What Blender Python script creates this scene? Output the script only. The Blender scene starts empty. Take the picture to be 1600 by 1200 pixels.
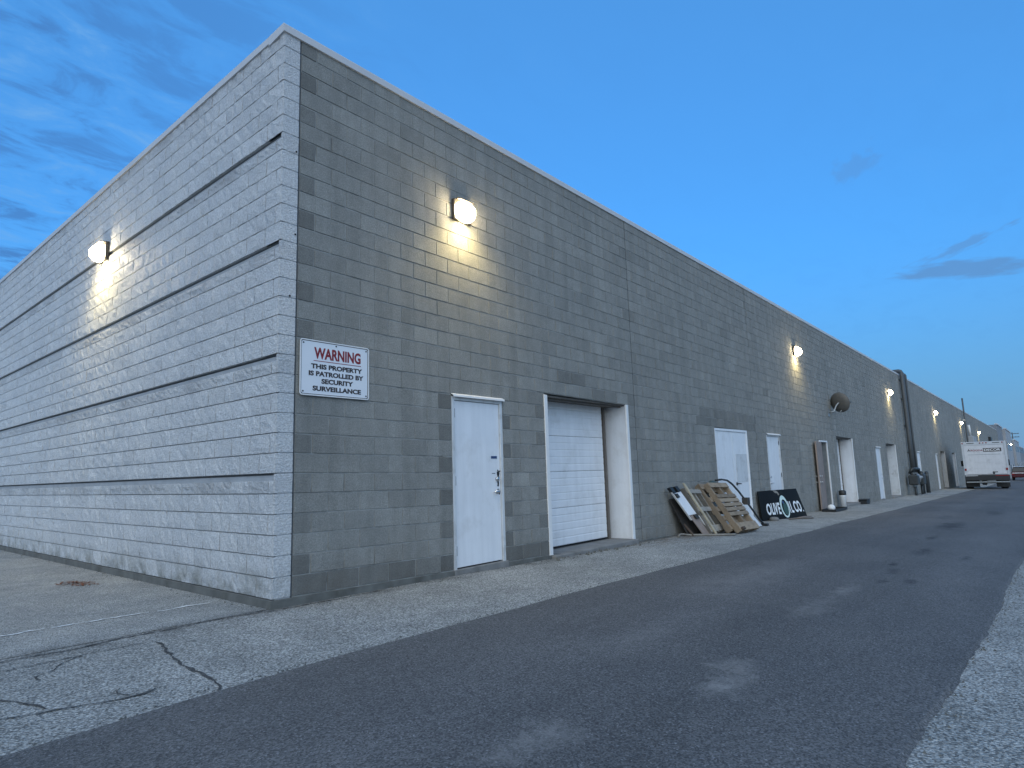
import bpy, bmesh, math, random
from mathutils import Vector, Matrix

# ------------------------------------------------------------------ camera, sky, twilight fill, exposure
SC = bpy.context.scene
COL = SC.collection
random.seed(11)
cam_data = bpy.data.cameras.new('camera')
cam = bpy.data.objects.new('camera', cam_data)
COL.objects.link(cam)
SC.camera = cam
cam.location = (-3.2361, -5.7744, 1.1283)
cam.rotation_euler = tuple(math.radians(a) for a in (98.11635, 1.77647, -49.8211))
cam_data.lens = 977.14 / 1600 * 36
cam_data.clip_start = 0.05
cam_data.clip_end = 4000

SUN_EL, SUN_ROT = 3.0, 232.0
EXPOSURE = 2.6
W = bpy.data.worlds.new('World')
SC.world = W
W.use_nodes = True
nt = W.node_tree
bg = nt.nodes['Background']
sky = nt.nodes.new('ShaderNodeTexSky')
sky.sky_type = 'NISHITA'
sky.sun_disc = False
sky.sun_elevation = math.radians(SUN_EL)
sky.sun_rotation = math.radians(SUN_ROT)
sky.ozone_density = 5.0
sky.air_density = 1.0
sky.dust_density = 0.3


def wn(t, **kw):
    n = nt.nodes.new(t)
    for k, v in kw.items():
        setattr(n, k, v)
    return n


def wmath(op, a, b=None, c=None, clamp=False):
    n = wn('ShaderNodeMath', operation=op, use_clamp=clamp)
    for i, v in enumerate((a, b, c)):
        if v is None:
            continue
        if isinstance(v, (int, float)):
            n.inputs[i].default_value = v
        else:
            nt.links.new(v, n.inputs[i])
    return n.outputs[0]


def wmix(fac, a, b):
    n = wn('ShaderNodeMix', data_type='RGBA')
    for i, v in ((0, fac), (6, a), (7, b)):
        if isinstance(v, (int, float)):
            n.inputs[i].default_value = v
        elif isinstance(v, tuple):
            n.inputs[i].default_value = v + (1,)
        else:
            nt.links.new(v, n.inputs[i])
    return n.outputs[2]


def wramp(v, lo, hi):
    n = wn('ShaderNodeMapRange', interpolation_type='SMOOTHSTEP')
    n.inputs[1].default_value, n.inputs[2].default_value = lo, hi
    nt.links.new(v, n.inputs[0])
    return n.outputs[0]


# thin high veil over the dusk sky, wisps of cloud and a few small dark cloud bars
tc = wn('ShaderNodeTexCoord')
sep = wn('ShaderNodeSeparateXYZ')
nt.links.new(tc.outputs['Generated'], sep.inputs[0])
dx, dy, dz = sep.outputs
SKYG = 0.94
VEIL = (0.110, 0.388, 0.83)
c0 = wmix(0.62, sky.outputs[0], VEIL)
c0 = wmix(wmath('MULTIPLY', wramp(dz, 0.34, 0.0), 0.8), c0, (0.165, 0.385, 0.68))
zc = wmath('ADD', wmath('MAXIMUM', dz, 0.0), 0.12)
cmb = wn('ShaderNodeCombineXYZ')
nt.links.new(wmath('DIVIDE', dx, zc), cmb.inputs[0])
nt.links.new(wmath('DIVIDE', dy, zc), cmb.inputs[1])
wm = wn('ShaderNodeMapping')
wm.inputs['Rotation'].default_value = (0, 0, math.radians(35))
wm.inputs['Scale'].default_value = (1.5, 2.7, 1)
nt.links.new(cmb.outputs[0], wm.inputs['Vector'])
n1 = wn('ShaderNodeTexNoise')
n1.inputs['Scale'].default_value = 3.4
n1.inputs['Detail'].default_value = 9
n1.inputs['Roughness'].default_value = 0.62
n1.inputs['Distortion'].default_value = 0.5
nt.links.new(wm.outputs[0], n1.inputs['Vector'])
n2 = wn('ShaderNodeTexNoise')
n2.inputs['Scale'].default_value = 0.55
n2.inputs['Detail'].default_value = 3
nt.links.new(cmb.outputs[0], n2.inputs['Vector'])


# clouds thicken towards the north-west (left of the wall), thin out elsewhere
west = wramp(wmath('SUBTRACT', wmath('MULTIPLY', dy, 0.9), wmath('MULTIPLY', dx, 0.75)), 0.05, 0.75)
patch = wmath('MULTIPLY', wmath('ADD', wmath('MULTIPLY', west, 0.85), 0.05), wramp(n2.outputs[0], 0.30, 0.62))
c1 = wmix(wmath('MULTIPLY', patch, wramp(n1.outputs[0], 0.52, 0.72)), c0, (0.20, 0.50, 0.97))
c1 = wmix(wmath('MULTIPLY', wmath('MULTIPLY', patch, 1.0), wramp(n1.outputs[0], 0.54, 0.36)), c1, (0.075, 0.235, 0.60))


def bar_cloud(az, el, waz, wel, tilt, dark, seed, col=(0.14, 0.29, 0.56)):
    """a flat small cloud at compass azimuth az (deg from +y towards +x), elevation el"""
    a = wmath('SUBTRACT', wn_az, math.radians(az))
    e = wmath('SUBTRACT', wn_el, math.radians(el))
    u = wmath('DIVIDE', a, math.radians(waz))
    e = wmath('SUBTRACT', e, wmath('MULTIPLY', a, tilt))
    v = wmath('DIVIDE', e, math.radians(wel))
    cv = wn('ShaderNodeCombineXYZ')
    nt.links.new(wmath('MULTIPLY', u, 2.0), cv.inputs[0])
    nt.links.new(wmath('MULTIPLY', v, 1.3), cv.inputs[1])
    cv.inputs[2].default_value = seed
    nz = wn('ShaderNodeTexNoise')
    nz.inputs['Scale'].default_value = 1.1
    nz.inputs['Detail'].default_value = 6
    nt.links.new(cv.outputs[0], nz.inputs['Vector'])
    r = wmath('SQRT', wmath('ADD', wmath('POWER', u, 2.0), wmath('POWER', v, 2.0)))
    m = wramp(wmath('SUBTRACT', wmath('MULTIPLY', nz.outputs[0], 2.2), r), 0.05, 0.75)
    return wmath('MULTIPLY', m, dark), col


wn_az = wmath('ARCTAN2', dx, dy)
wn_el = wmath('ARCSINE', dz)
c2 = c1
for args in ((87.4, 13.9, 5.4, 0.75, -0.10, 0.6, 3.1), (87.0, 15.6, 3.0, 0.5, 0.25, 0.45, 8.0),
             (80.8, 23.2, 2.0, 1.2, 0.2, 0.28, 5.7), (92.5, 12.0, 2.4, 0.4, 0.1, 0.5, 1.3)):
    m, col = bar_cloud(*args)
    c2 = wmix(m, c2, col)
vm = wn('ShaderNodeVectorMath', operation='SCALE')
vm.inputs['Scale'].default_value = SKYG
nt.links.new(c2, vm.inputs[0])
nt.links.new(vm.outputs[0], bg.inputs[0])
bg.inputs[1].default_value = 0.15

twilight_fill_data = bpy.data.lights.new('twilight_fill', 'SUN')  # soft fill lamp added for twilight glow, set well above the sky's sun
twilight_fill_data.energy = 0.31
twilight_fill_data.angle = math.radians(80)
twilight_fill_data.color = (1.0, 0.99, 0.86)
twilight_fill = bpy.data.objects.new('twilight_fill', twilight_fill_data)
COL.objects.link(twilight_fill)
_el, _r = math.radians(38), math.radians(SUN_ROT)
twilight_fill.rotation_euler = Vector((math.sin(_r) * math.cos(_el), math.cos(_r) * math.cos(_el), math.sin(_el))).to_track_quat('Z', 'Y').to_euler()

SC.view_settings.view_transform = 'Standard'
SC.view_settings.look = 'None'
SC.view_settings.exposure = EXPOSURE
SC.view_settings.gamma = 1
SC.view_settings.use_curve_mapping = False
SC.render.engine = 'CYCLES'
SC.cycles.use_denoising = True
SC.cycles.max_bounces = 6
SC.cycles.sample_clamp_indirect = 6


# ------------------------------------------------------------------ materials
class M:
    """small node builder"""

    def __init__(self, name):
        self.m = bpy.data.materials.new(name)
        self.m.use_nodes = True
        self.t = self.m.node_tree
        self.b = self.t.nodes['Principled BSDF']
        self.pos = None

    def n(self, t, **kw):
        x = self.t.nodes.new(t)
        for k, v in kw.items():
            setattr(x, k, v)
        return x

    def put(self, sock, v):
        if isinstance(v, (int, float)):
            sock.default_value = v
        elif isinstance(v, tuple):
            sock.default_value = v if len(v) != 3 or sock.type != 'RGBA' else v + (1,)
        else:
            self.t.links.new(v, sock)

    def P(self):
        if self.pos is None:
            self.pos = self.n('ShaderNodeNewGeometry').outputs['Position']
        return self.pos

    def vec(self, scale=(1, 1, 1), rot=(0, 0, 0), loc=(0, 0, 0), src=None):
        x = self.n('ShaderNodeMapping')
        self.put(x.inputs[0], src or self.P())
        x.inputs['Scale'].default_value = scale
        x.inputs['Rotation'].default_value = rot
        x.inputs['Location'].default_value = loc
        return x.outputs[0]

    def noise(self, scale, detail=4, rough=0.55, vec=None, dist=0.0):
        x = self.n('ShaderNodeTexNoise')
        self.put(x.inputs['Vector'], vec or self.P())
        x.inputs['Scale'].default_value = scale
        x.inputs['Detail'].default_value = detail
        x.inputs['Roughness'].default_value = rough
        x.inputs['Distortion'].default_value = dist
        return x.outputs[0]

    def vor(self, scale, feature='F1', vec=None, out=0):
        x = self.n('ShaderNodeTexVoronoi', feature=feature)
        self.put(x.inputs['Vector'], vec or self.P())
        x.inputs['Scale'].default_value = scale
        return x.outputs[out]

    def math(self, op, a, b=None, c=None, clamp=False):
        x = self.n('ShaderNodeMath', operation=op, use_clamp=clamp)
        for i, v in enumerate((a, b, c)):
            if v is not None:
                self.put(x.inputs[i], v)
        return x.outputs[0]

    def ramp(self, v, lo, hi, a=0.0, b=1.0):
        x = self.n('ShaderNodeMapRange')
        self.put(x.inputs[0], v)
        for i, q in enumerate((lo, hi, a, b)):
            x.inputs[i + 1].default_value = q
        return x.outputs[0]

    def mix(self, f, a, b, blend='MIX'):
        x = self.n('ShaderNodeMix', data_type='RGBA', blend_type=blend)
        self.put(x.inputs[0], f)
        self.put(x.inputs[6], a)
        self.put(x.inputs[7], b)
        return x.outputs[2]

    def scale(self, c, f):
        x = self.n('ShaderNodeVectorMath', operation='SCALE')
        self.put(x.inputs[0], c)
        self.put(x.inputs['Scale'], f)
        return x.outputs[0]

    def attr(self, name, kind):
        return self.n('ShaderNodeAttribute', attribute_name=name, attribute_type=kind).outputs['Fac']

    def xyz(self):
        x = self.n('ShaderNodeSeparateXYZ')
        self.put(x.inputs[0], self.P())
        return x.outputs

    def bump(self, h, strength, dist, prev=None):
        x = self.n('ShaderNodeBump')
        self.put(x.inputs['Height'], h)
        x.inputs['Strength'].default_value = strength
        x.inputs['Distance'].default_value = dist
        if prev is not None:
            self.put(x.inputs['Normal'], prev)
        return x.outputs[0]

    def out(self, col, rough=0.8, normal=None, metal=0.0, spec=0.5):
        self.put(self.b.inputs['Base Color'], col)
        self.put(self.b.inputs['Roughness'], rough)
        self.put(self.b.inputs['Metallic'], metal)
        self.b.inputs['Specular IOR Level'].default_value = spec
        if normal is not None:
            self.put(self.b.inputs['Normal'], normal)
        return self.m


def plain(name, col, rough=0.6, var=0.12, scale=6.0, bump=0.0, bscale=40.0, metal=0.0, spec=0.5, dirt=None, dscale=2.0):
    m = M(name)
    nz = m.noise(scale, 5)
    c = m.scale(col + (0,) if False else col, m.ramp(nz, 0.25, 0.75, 1 - var, 1 + var)) if var else col
    if dirt:
        c = m.mix(m.ramp(m.noise(dscale, 7, 0.65), 0.52, 0.75), c, dirt)
    if name in ('white_door_paint', 'worn_white_paint', 'truck_white_paint'):
        # rubbed marks, drips and grime specks
        c = m.mix(m.math('MULTIPLY', m.ramp(m.noise(26, 6, 0.7), 0.66, 0.74), 0.45), c, (0.33, 0.32, 0.30))
        c = m.scale(c, m.ramp(m.noise(1.0, 5, 0.6, m.vec((9, 9, 0.8))), 0.35, 0.7, 1.02, 0.93))
    nm = m.bump(m.noise(bscale, 4), 1.0, bump) if bump else None
    return m.out(c, rough, nm, metal, spec)


def grey_block(name, kind):
    m = M(name)
    t = m.attr('tint', kind)
    x, y, z = m.xyz()
    c = m.mix(m.ramp(m.noise(0.55, 4), 0.3, 0.7), (0.240, 0.240, 0.222), (0.282, 0.274, 0.248))
    c = m.scale(c, t)
    c = m.scale(c, m.ramp(m.noise(7, 6, 0.7), 0.25, 0.75, 0.86, 1.14))
    c = m.scale(c, m.ramp(m.noise(58, 4, 0.65), 0.3, 0.7, 0.80, 1.20))
    c = m.scale(c, m.ramp(m.noise(170, 3, 0.6), 0.25, 0.75, 0.66, 1.34))
    # vertical run-off marks
    st = m.noise(1.0, 5, 0.6, m.vec((5.0, 5.0, 0.35)))
    c = m.scale(c, m.ramp(st, 0.35, 0.7, 1.07, 0.85))
    # soil splashed up the foot of the wall
    zz = m.math('ADD', z, m.math('MULTIPLY', x, 0.0215))
    foot = m.math('MULTIPLY', m.ramp(zz, 0.05, 0.5, 1, 0), m.ramp(m.noise(2.2, 5), 0.35, 0.65))
    c = m.mix(m.math('MULTIPLY', foot, 0.45), c, (0.115, 0.10, 0.08))
    h = m.math('ADD', m.math('MULTIPLY', m.noise(120, 4, 0.7), 0.7), m.math('MULTIPLY', m.vor(95), 0.3))
    return m.out(c, 0.92, m.bump(m.math('ADD', h, m.noise(45, 4, 0.65)), 0.9, 0.008), spec=0.25)


def split_block(name, kind):
    m = M(name)
    t = m.attr('tint', kind)
    x, y, z = m.xyz()
    c = m.mix(m.ramp(m.noise(1.3, 5), 0.3, 0.7), (0.69, 0.70, 0.705), (0.78, 0.78, 0.765))
    c = m.scale(c, t)
    c = m.scale(c, m.ramp(m.noise(40, 6, 0.85), 0.34, 0.66, 0.58, 1.18))
    # soot and chipped paint
    sp = m.ramp(m.noise(52, 5, 0.75), 0.58, 0.70)
    c = m.mix(m.math('MULTIPLY', sp, m.ramp(m.noise(1.7, 4), 0.35, 0.65, 0.1, 0.65)), c, (0.20, 0.20, 0.20))
    # grime under each groove and at the foot
    zf = m.math('FRACT', m.math('DIVIDE', z, 1.2))
    gr = m.math('MULTIPLY', m.ramp(zf, 0.80, 0.90), m.ramp(m.noise(1.1, 5), 0.42, 0.62))
    c = m.mix(m.math('MULTIPLY', gr, 0.42), c, (0.27, 0.26, 0.25))
    ft = m.math('MULTIPLY', m.ramp(z, 0.02, 0.33, 1, 0), m.ramp(m.noise(3.0, 6, 0.65), 0.42, 0.64))
    c = m.mix(m.math('MULTIPLY', ft, 0.75), c, (0.16, 0.155, 0.11))
    h = m.math('ADD', m.noise(56, 6, 0.8), m.math('MULTIPLY', m.vor(64), 0.5))
    nm = m.bump(h, 1.0, 0.022)
    return m.out(c, 0.5, nm, spec=0.45)


def asphalt_road():
    m = M('road_asphalt')
    x, y, z = m.xyz()
    c = m.mix(m.ramp(m.noise(0.35, 5, 0.6), 0.3, 0.7), (0.084, 0.083, 0.083), (0.120, 0.116, 0.112))
    c = m.scale(c, m.ramp(m.noise(1.1, 5, 0.6, m.vec((0.35, 1.6, 1))), 0.3, 0.7, 0.88, 1.13))
    g = m.vor(115, out=1)
    gg = m.n('ShaderNodeSeparateColor')
    m.put(gg.inputs[0], g)
    c = m.scale(c, m.ramp(gg.outputs[0], 0.0, 1.0, 0.5, 1.6))
    c = m.mix(m.math('MULTIPLY', m.ramp(gg.outputs[1], 0.94, 0.99), 0.55), c, (0.30, 0.30, 0.30))
    c = m.scale(c, m.ramp(m.noise(60, 3, 0.6), 0.3, 0.7, 0.82, 1.18))

    brk_ = m.ramp(m.noise(13, 6, 0.75), 0.34, 0.62, 0.15, 1.15)

    def spot(cx, cy, rx, ry, f, seed, col, amt):
        nonlocal c
        u = m.math('DIVIDE', m.math('SUBTRACT', x, cx), rx)
        v = m.math('DIVIDE', m.math('SUBTRACT', y, cy), ry)
        r = m.math('SQRT', m.math('ADD', m.math('MULTIPLY', u, u), m.math('MULTIPLY', v, v)))
        nz = m.noise(f, 8, 0.72, m.vec((1, 1, 1), loc=(seed, seed * 1.7, 0)))
        k = m.ramp(m.math('SUBTRACT', m.math('MULTIPLY', nz, 2.8), r), 0.45, 1.25)
        k = m.math('MULTIPLY', k, brk_)
        c = m.mix(m.math('MULTIPLY', k, amt), c, col)
    dust = (0.27, 0.26, 0.245)
    for k, q in enumerate(((0.45, -4.22, 0.34, 0.16, 6, 0.8), (0.80, -4.12, 0.28, 0.26, 6, 0.6), (2.9, -4.02, 0.8, 0.2, 4, 0.5), (4.1, -4.06, 0.55, 0.13, 5, 0.7),
                           (-0.8, -3.8, 0.4, 0.2, 4, 0.5), (4.5, -2.9, 2.0, 0.5, 2, 0.3), (1.0, -3.3, 0.7, 0.25, 4, 0.25))):
        spot(q[0], q[1], q[2], q[3], q[4], 1.3 + 2.1 * k, dust, q[5])
    oil = (0.016, 0.017, 0.019)
    for k, q in enumerate(((13.9, -4.05, 1.5, 0.30, 2.2, 0.95), (10.6, -4.05, 0.5, 0.10, 3, 0.8), (8.15, -4.24, 0.55, 0.13, 4, 0.8), (7.6, -4.8, 0.35, 0.08, 4, 0.7), (6.4, -4.1, 0.3, 0.07, 5, 0.8),
                           (5.8, -4.22, 0.3, 0.09, 5, 0.75), (5.03, -4.5, 0.25, 0.09, 5, 0.8), (4.85, -4.25, 0.22, 0.07, 6, 0.7), (20.0, -4.5, 1.6, 0.3, 2, 0.7), (17, -3.6, 1.2, 0.2, 2, 0.4))):
        spot(q[0], q[1], q[2], q[3], q[4], 2.7 + 1.9 * k, oil, q[5])
    # polished wheel tracks and long paver seams
    tr_ = m.math('SINE', m.math('MULTIPLY', m.math('ADD', y, m.math('MULTIPLY', x, 0.015)), 3.6))
    c = m.scale(c, m.ramp(m.math('MULTIPLY', tr_, m.ramp(m.noise(0.6, 4), 0.3, 0.7)), -0.6, 0.6, 0.93, 1.08))
    h = m.math('ADD', m.vor(115), m.math('MULTIPLY', m.noise(160, 3), 0.5))
    return m.out(c, 0.83, m.bump(h, 0.8, 0.005), spec=0.4)


def old_pavement(name, a, b, fine=1.0):
    m = M(name)
    x, y, z = m.xyz()
    c = m.mix(m.ramp(m.noise(0.5, 5, 0.6), 0.3, 0.7), a, b)
    g = m.vor(88 * fine, out=1)
    gg = m.n('ShaderNodeSeparateColor')
    m.put(gg.inputs[0], g)
    c = m.scale(c, m.ramp(gg.outputs[0], 0.0, 1.0, 0.42, 1.55))
    c = m.scale(c, m.ramp(m.vor(70 * fine), 0.0, 0.9, 1.15, 0.60))
    c = m.scale(c, m.ramp(m.noise(60 * fine, 4, 0.7), 0.28, 0.72, 0.72, 1.30))
    c = m.scale(c, m.ramp(m.noise(2.0, 5, 0.65), 0.3, 0.7, 0.82, 1.12))
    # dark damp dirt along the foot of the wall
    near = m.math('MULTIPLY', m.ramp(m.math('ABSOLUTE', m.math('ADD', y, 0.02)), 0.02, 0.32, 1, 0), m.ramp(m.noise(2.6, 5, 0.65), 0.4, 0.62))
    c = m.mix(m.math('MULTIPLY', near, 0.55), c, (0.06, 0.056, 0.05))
    # rusty earth around the pallets
    u = m.math('DIVIDE', m.math('SUBTRACT', x, 9.0), 3.2)
    v = m.math('DIVIDE', m.math('ADD', y, 0.3), 0.6)
    r = m.math('ADD', m.math('MULTIPLY', u, u), m.math('MULTIPLY', v, v))
    ru = m.math('MULTIPLY', m.ramp(r, 0.2, 1.0, 1, 0), m.ramp(m.noise(5, 5), 0.42, 0.66))
    c = m.mix(m.math('MULTIPLY', ru, 0.6), c, (0.17, 0.115, 0.07))
    h = m.math('ADD', m.math('MULTIPLY', m.vor(52 * fine), 1.0), m.math('MULTIPLY', m.noise(70 * fine, 4, 0.7), 0.8))
    return m.out(c, 0.9, m.bump(h, 0.9, 0.012 / fine), spec=0.3)


def wood(name, a, b, axis_rot=0.0):
    m = M(name)
    tcn = m.n('ShaderNodeTexCoord').outputs['Object']
    info = m.n('ShaderNodeObjectInfo').outputs['Random']
    v = m.vec((6, 60, 60), src=tcn)
    nz = m.noise(1.2, 6, 0.6, v, 0.6)
    c = m.mix(m.ramp(nz, 0.3, 0.7), a, b)
    c = m.scale(c, m.ramp(info, 0, 1, 0.68, 1.25))
    c = m.mix(m.math('MULTIPLY', m.ramp(m.noise(6, 5), 0.5, 0.75), 0.5), c, (0.09, 0.075, 0.06))
    return m.out(c, 0.82, m.bump(nz, 0.6, 0.002), spec=0.3)


MAT = {}
MAT['block_o'] = grey_block('concrete_block', 'OBJECT')
MAT['block_g'] = grey_block('concrete_block_field', 'GEOMETRY')
MAT['split_o'] = split_block('painted_split_block', 'OBJECT')
MAT['split_g'] = split_block('painted_split_block_field', 'GEOMETRY')
MAT['mortar'] = plain('mortar', (0.30, 0.30, 0.28), 0.95, 0.35, 5, 0.002, 90, dirt=(0.085, 0.085, 0.08), dscale=2.6)
MAT['paint_mortar'] = plain('painted_mortar', (0.36, 0.37, 0.38), 0.7, 0.15, 5, 0.002, 60)
MAT['sealant'] = plain('joint_sealant', (0.055, 0.058, 0.06), 0.7, 0.1)
MAT['foundation'] = plain('foundation_concrete', (0.13, 0.13, 0.118), 0.95, 0.3, 5, 0.006, 40, dirt=(0.06, 0.058, 0.045))
MAT['coping'] = plain('coping_metal', (0.56, 0.555, 0.55), 0.5, 0.05, 1.5)
MAT['roof'] = plain('roof_gravel', (0.2, 0.2, 0.2), 0.9, 0.2)
MAT['white'] = plain('white_door_paint', (0.76, 0.765, 0.77), 0.42, 0.04, 3, 0.0008, 30, dirt=(0.63, 0.625, 0.61), dscale=2.4)
MAT['white_old'] = plain('worn_white_paint', (0.60, 0.61, 0.61), 0.6, 0.08, 3, 0.001, 30, dirt=(0.36, 0.35, 0.33), dscale=3.5)
MAT['white_trim'] = plain('white_trim_paint', (0.74, 0.73, 0.71), 0.5, 0.05, 8)
MAT['off_white'] = plain('grey_white_paint', (0.50, 0.51, 0.51), 0.6, 0.1, 4, dirt=(0.33, 0.33, 0.33))
MAT['dark_wood'] = plain('dark_lintel_wood', (0.13, 0.115, 0.10), 0.85, 0.25, 10)
MAT['brown_door'] = plain('brown_primer', (0.27, 0.215, 0.185), 0.7, 0.14, 5, dirt=(0.18, 0.15, 0.13))
MAT['black'] = plain('black_metal', (0.018, 0.019, 0.02), 0.5, 0.1)
MAT['dark_gap'] = plain('dark_gap_rubber', (0.012, 0.012, 0.013), 0.9, 0.0)
MAT['interior'] = plain('dark_interior', (0.03, 0.03, 0.03), 0.95, 0.1)
MAT['steel'] = plain('brushed_steel', (0.55, 0.55, 0.55), 0.28, 0.06, 20, metal=1.0)
MAT['bronze'] = plain('bronze_lamp_housing', (0.055, 0.048, 0.04), 0.5, 0.1, metal=0.3)
MAT['galv'] = plain('galvanised_steel', (0.33, 0.35, 0.36), 0.5, 0.12, 8, metal=0.6)
MAT['pipe'] = plain('grey_painted_pipe', (0.075, 0.082, 0.086), 0.55, 0.15, 8)
MAT['meter'] = plain('dark_grey_meter_paint', (0.035, 0.04, 0.042), 0.5, 0.15, 8)
MAT['dish'] = plain('weathered_dish', (0.115, 0.11, 0.10), 0.6, 0.12, 8)
MAT['sign_white'] = plain('sign_white_enamel', (0.74, 0.75, 0.76), 0.35, 0.02)
MAT['sign_red'] = plain('sign_red_print', (0.22, 0.012, 0.014), 0.5, 0.12, 60)
MAT['sign_black'] = plain('sign_black_print', (0.035, 0.022, 0.018), 0.5, 0.0)
MAT['board_black'] = plain('black_sign_board', (0.008, 0.009, 0.010), 0.75, 0.1, spec=0.2, dirt=(0.02, 0.02, 0.015))
MAT['letter'] = plain('white_lettering', (0.80, 0.81, 0.80), 0.5, 0.03)
MAT['olive_green'] = plain('olive_green_print', (0.035, 0.075, 0.05), 0.5, 0.2, 9)
MAT['pale_green'] = plain('pale_green_print', (0.62, 0.74, 0.68), 0.5, 0.05)
MAT['label_blue'] = plain('blue_label', (0.03, 0.06, 0.15), 0.5, 0.0)
MAT['wood_tan'] = wood('pallet_pine', (0.31, 0.245, 0.175), (0.20, 0.155, 0.108))
MAT['wood_grey'] = wood('weathered_pallet_wood', (0.33, 0.31, 0.27), (0.21, 0.19, 0.165))
MAT['wood_pale'] = wood('pale_batten', (0.46, 0.40, 0.29), (0.36, 0.30, 0.21))
MAT['wood_dark'] = wood('dark_pallet_block', (0.12, 0.085, 0.06), (0.07, 0.052, 0.042))
MAT['shade_black'] = wood('shade_sheet_black', (0.035, 0.032, 0.03), (0.02, 0.019, 0.018))  # near-black tone that stands in for shade behind the panel
MAT['plastic_white'] = plain('white_plastic', (0.72, 0.73, 0.73), 0.4, 0.03)
MAT['rust'] = plain('rusty_leaves', (0.17, 0.065, 0.03), 0.9, 0.35, 30)
MAT['rust_brown'] = plain('brown_leaves', (0.12, 0.06, 0.03), 0.9, 0.35, 30)
MAT['crack'] = plain('crack_dirt', (0.05, 0.05, 0.049), 0.98, 0.45, 25, dirt=(0.12, 0.12, 0.11), dscale=14)
MAT['line'] = plain('worn_line_paint', (0.72, 0.72, 0.70), 0.85, 0.4, 30)
MAT['road'] = asphalt_road()
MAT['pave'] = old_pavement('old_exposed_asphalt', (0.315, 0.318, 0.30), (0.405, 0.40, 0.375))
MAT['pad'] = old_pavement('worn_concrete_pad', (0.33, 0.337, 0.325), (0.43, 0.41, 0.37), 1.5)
MAT['truck'] = plain('truck_white_paint', (0.62, 0.62, 0.63), 0.35, 0.05, 3, dirt=(0.45, 0.45, 0.45))
MAT['alu'] = plain('aluminium_frame', (0.55, 0.56, 0.57), 0.4, 0.06, metal=0.5)
MAT['red_lens'] = plain('red_lens', (0.25, 0.01, 0.01), 0.25, 0.0)
MAT['tyre'] = plain('tyre_rubber', (0.014, 0.014, 0.015), 0.85, 0.1)
MAT['car_red'] = plain('maroon_car_paint', (0.075, 0.014, 0.014), 0.25, 0.05)
MAT['car_silver'] = plain('silver_car_paint', (0.5, 0.5, 0.51), 0.25, 0.03, metal=0.3)
MAT['glass'] = plain('tinted_glass', (0.012, 0.014, 0.016), 0.08, 0.0)
MAT['far_wall'] = plain('far_building_wall', (0.22, 0.23, 0.24), 0.9, 0.12, 0.6)
MAT['far_pale'] = plain('far_pale_cladding', (0.34, 0.35, 0.36), 0.8, 0.1, 0.6)
MAT['pole'] = plain('pole_timber', (0.09, 0.08, 0.07), 0.9, 0.2)
MAT['concrete'] = plain('sill_concrete', (0.20, 0.195, 0.185), 0.95, 0.2, 6, 0.004, 50, dirt=(0.12, 0.115, 0.1))


def emitter(name, col, strength):
    m = M(name)
    m.put(m.b.inputs['Base Color'], (0.8, 0.8, 0.8))
    m.put(m.b.inputs['Emission Color'], col)
    m.b.inputs['Emission Strength'].default_value = strength
    return m.m


MAT['lens'] = emitter('lit_lamp_lens', (1.0, 0.83, 0.52), 12.0)


# ------------------------------------------------------------------ mesh helpers
def wloc(o):
    v = Vector((0, 0, 0))
    while o is not None:
        v += o.location
        o = o.parent
    return v


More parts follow.
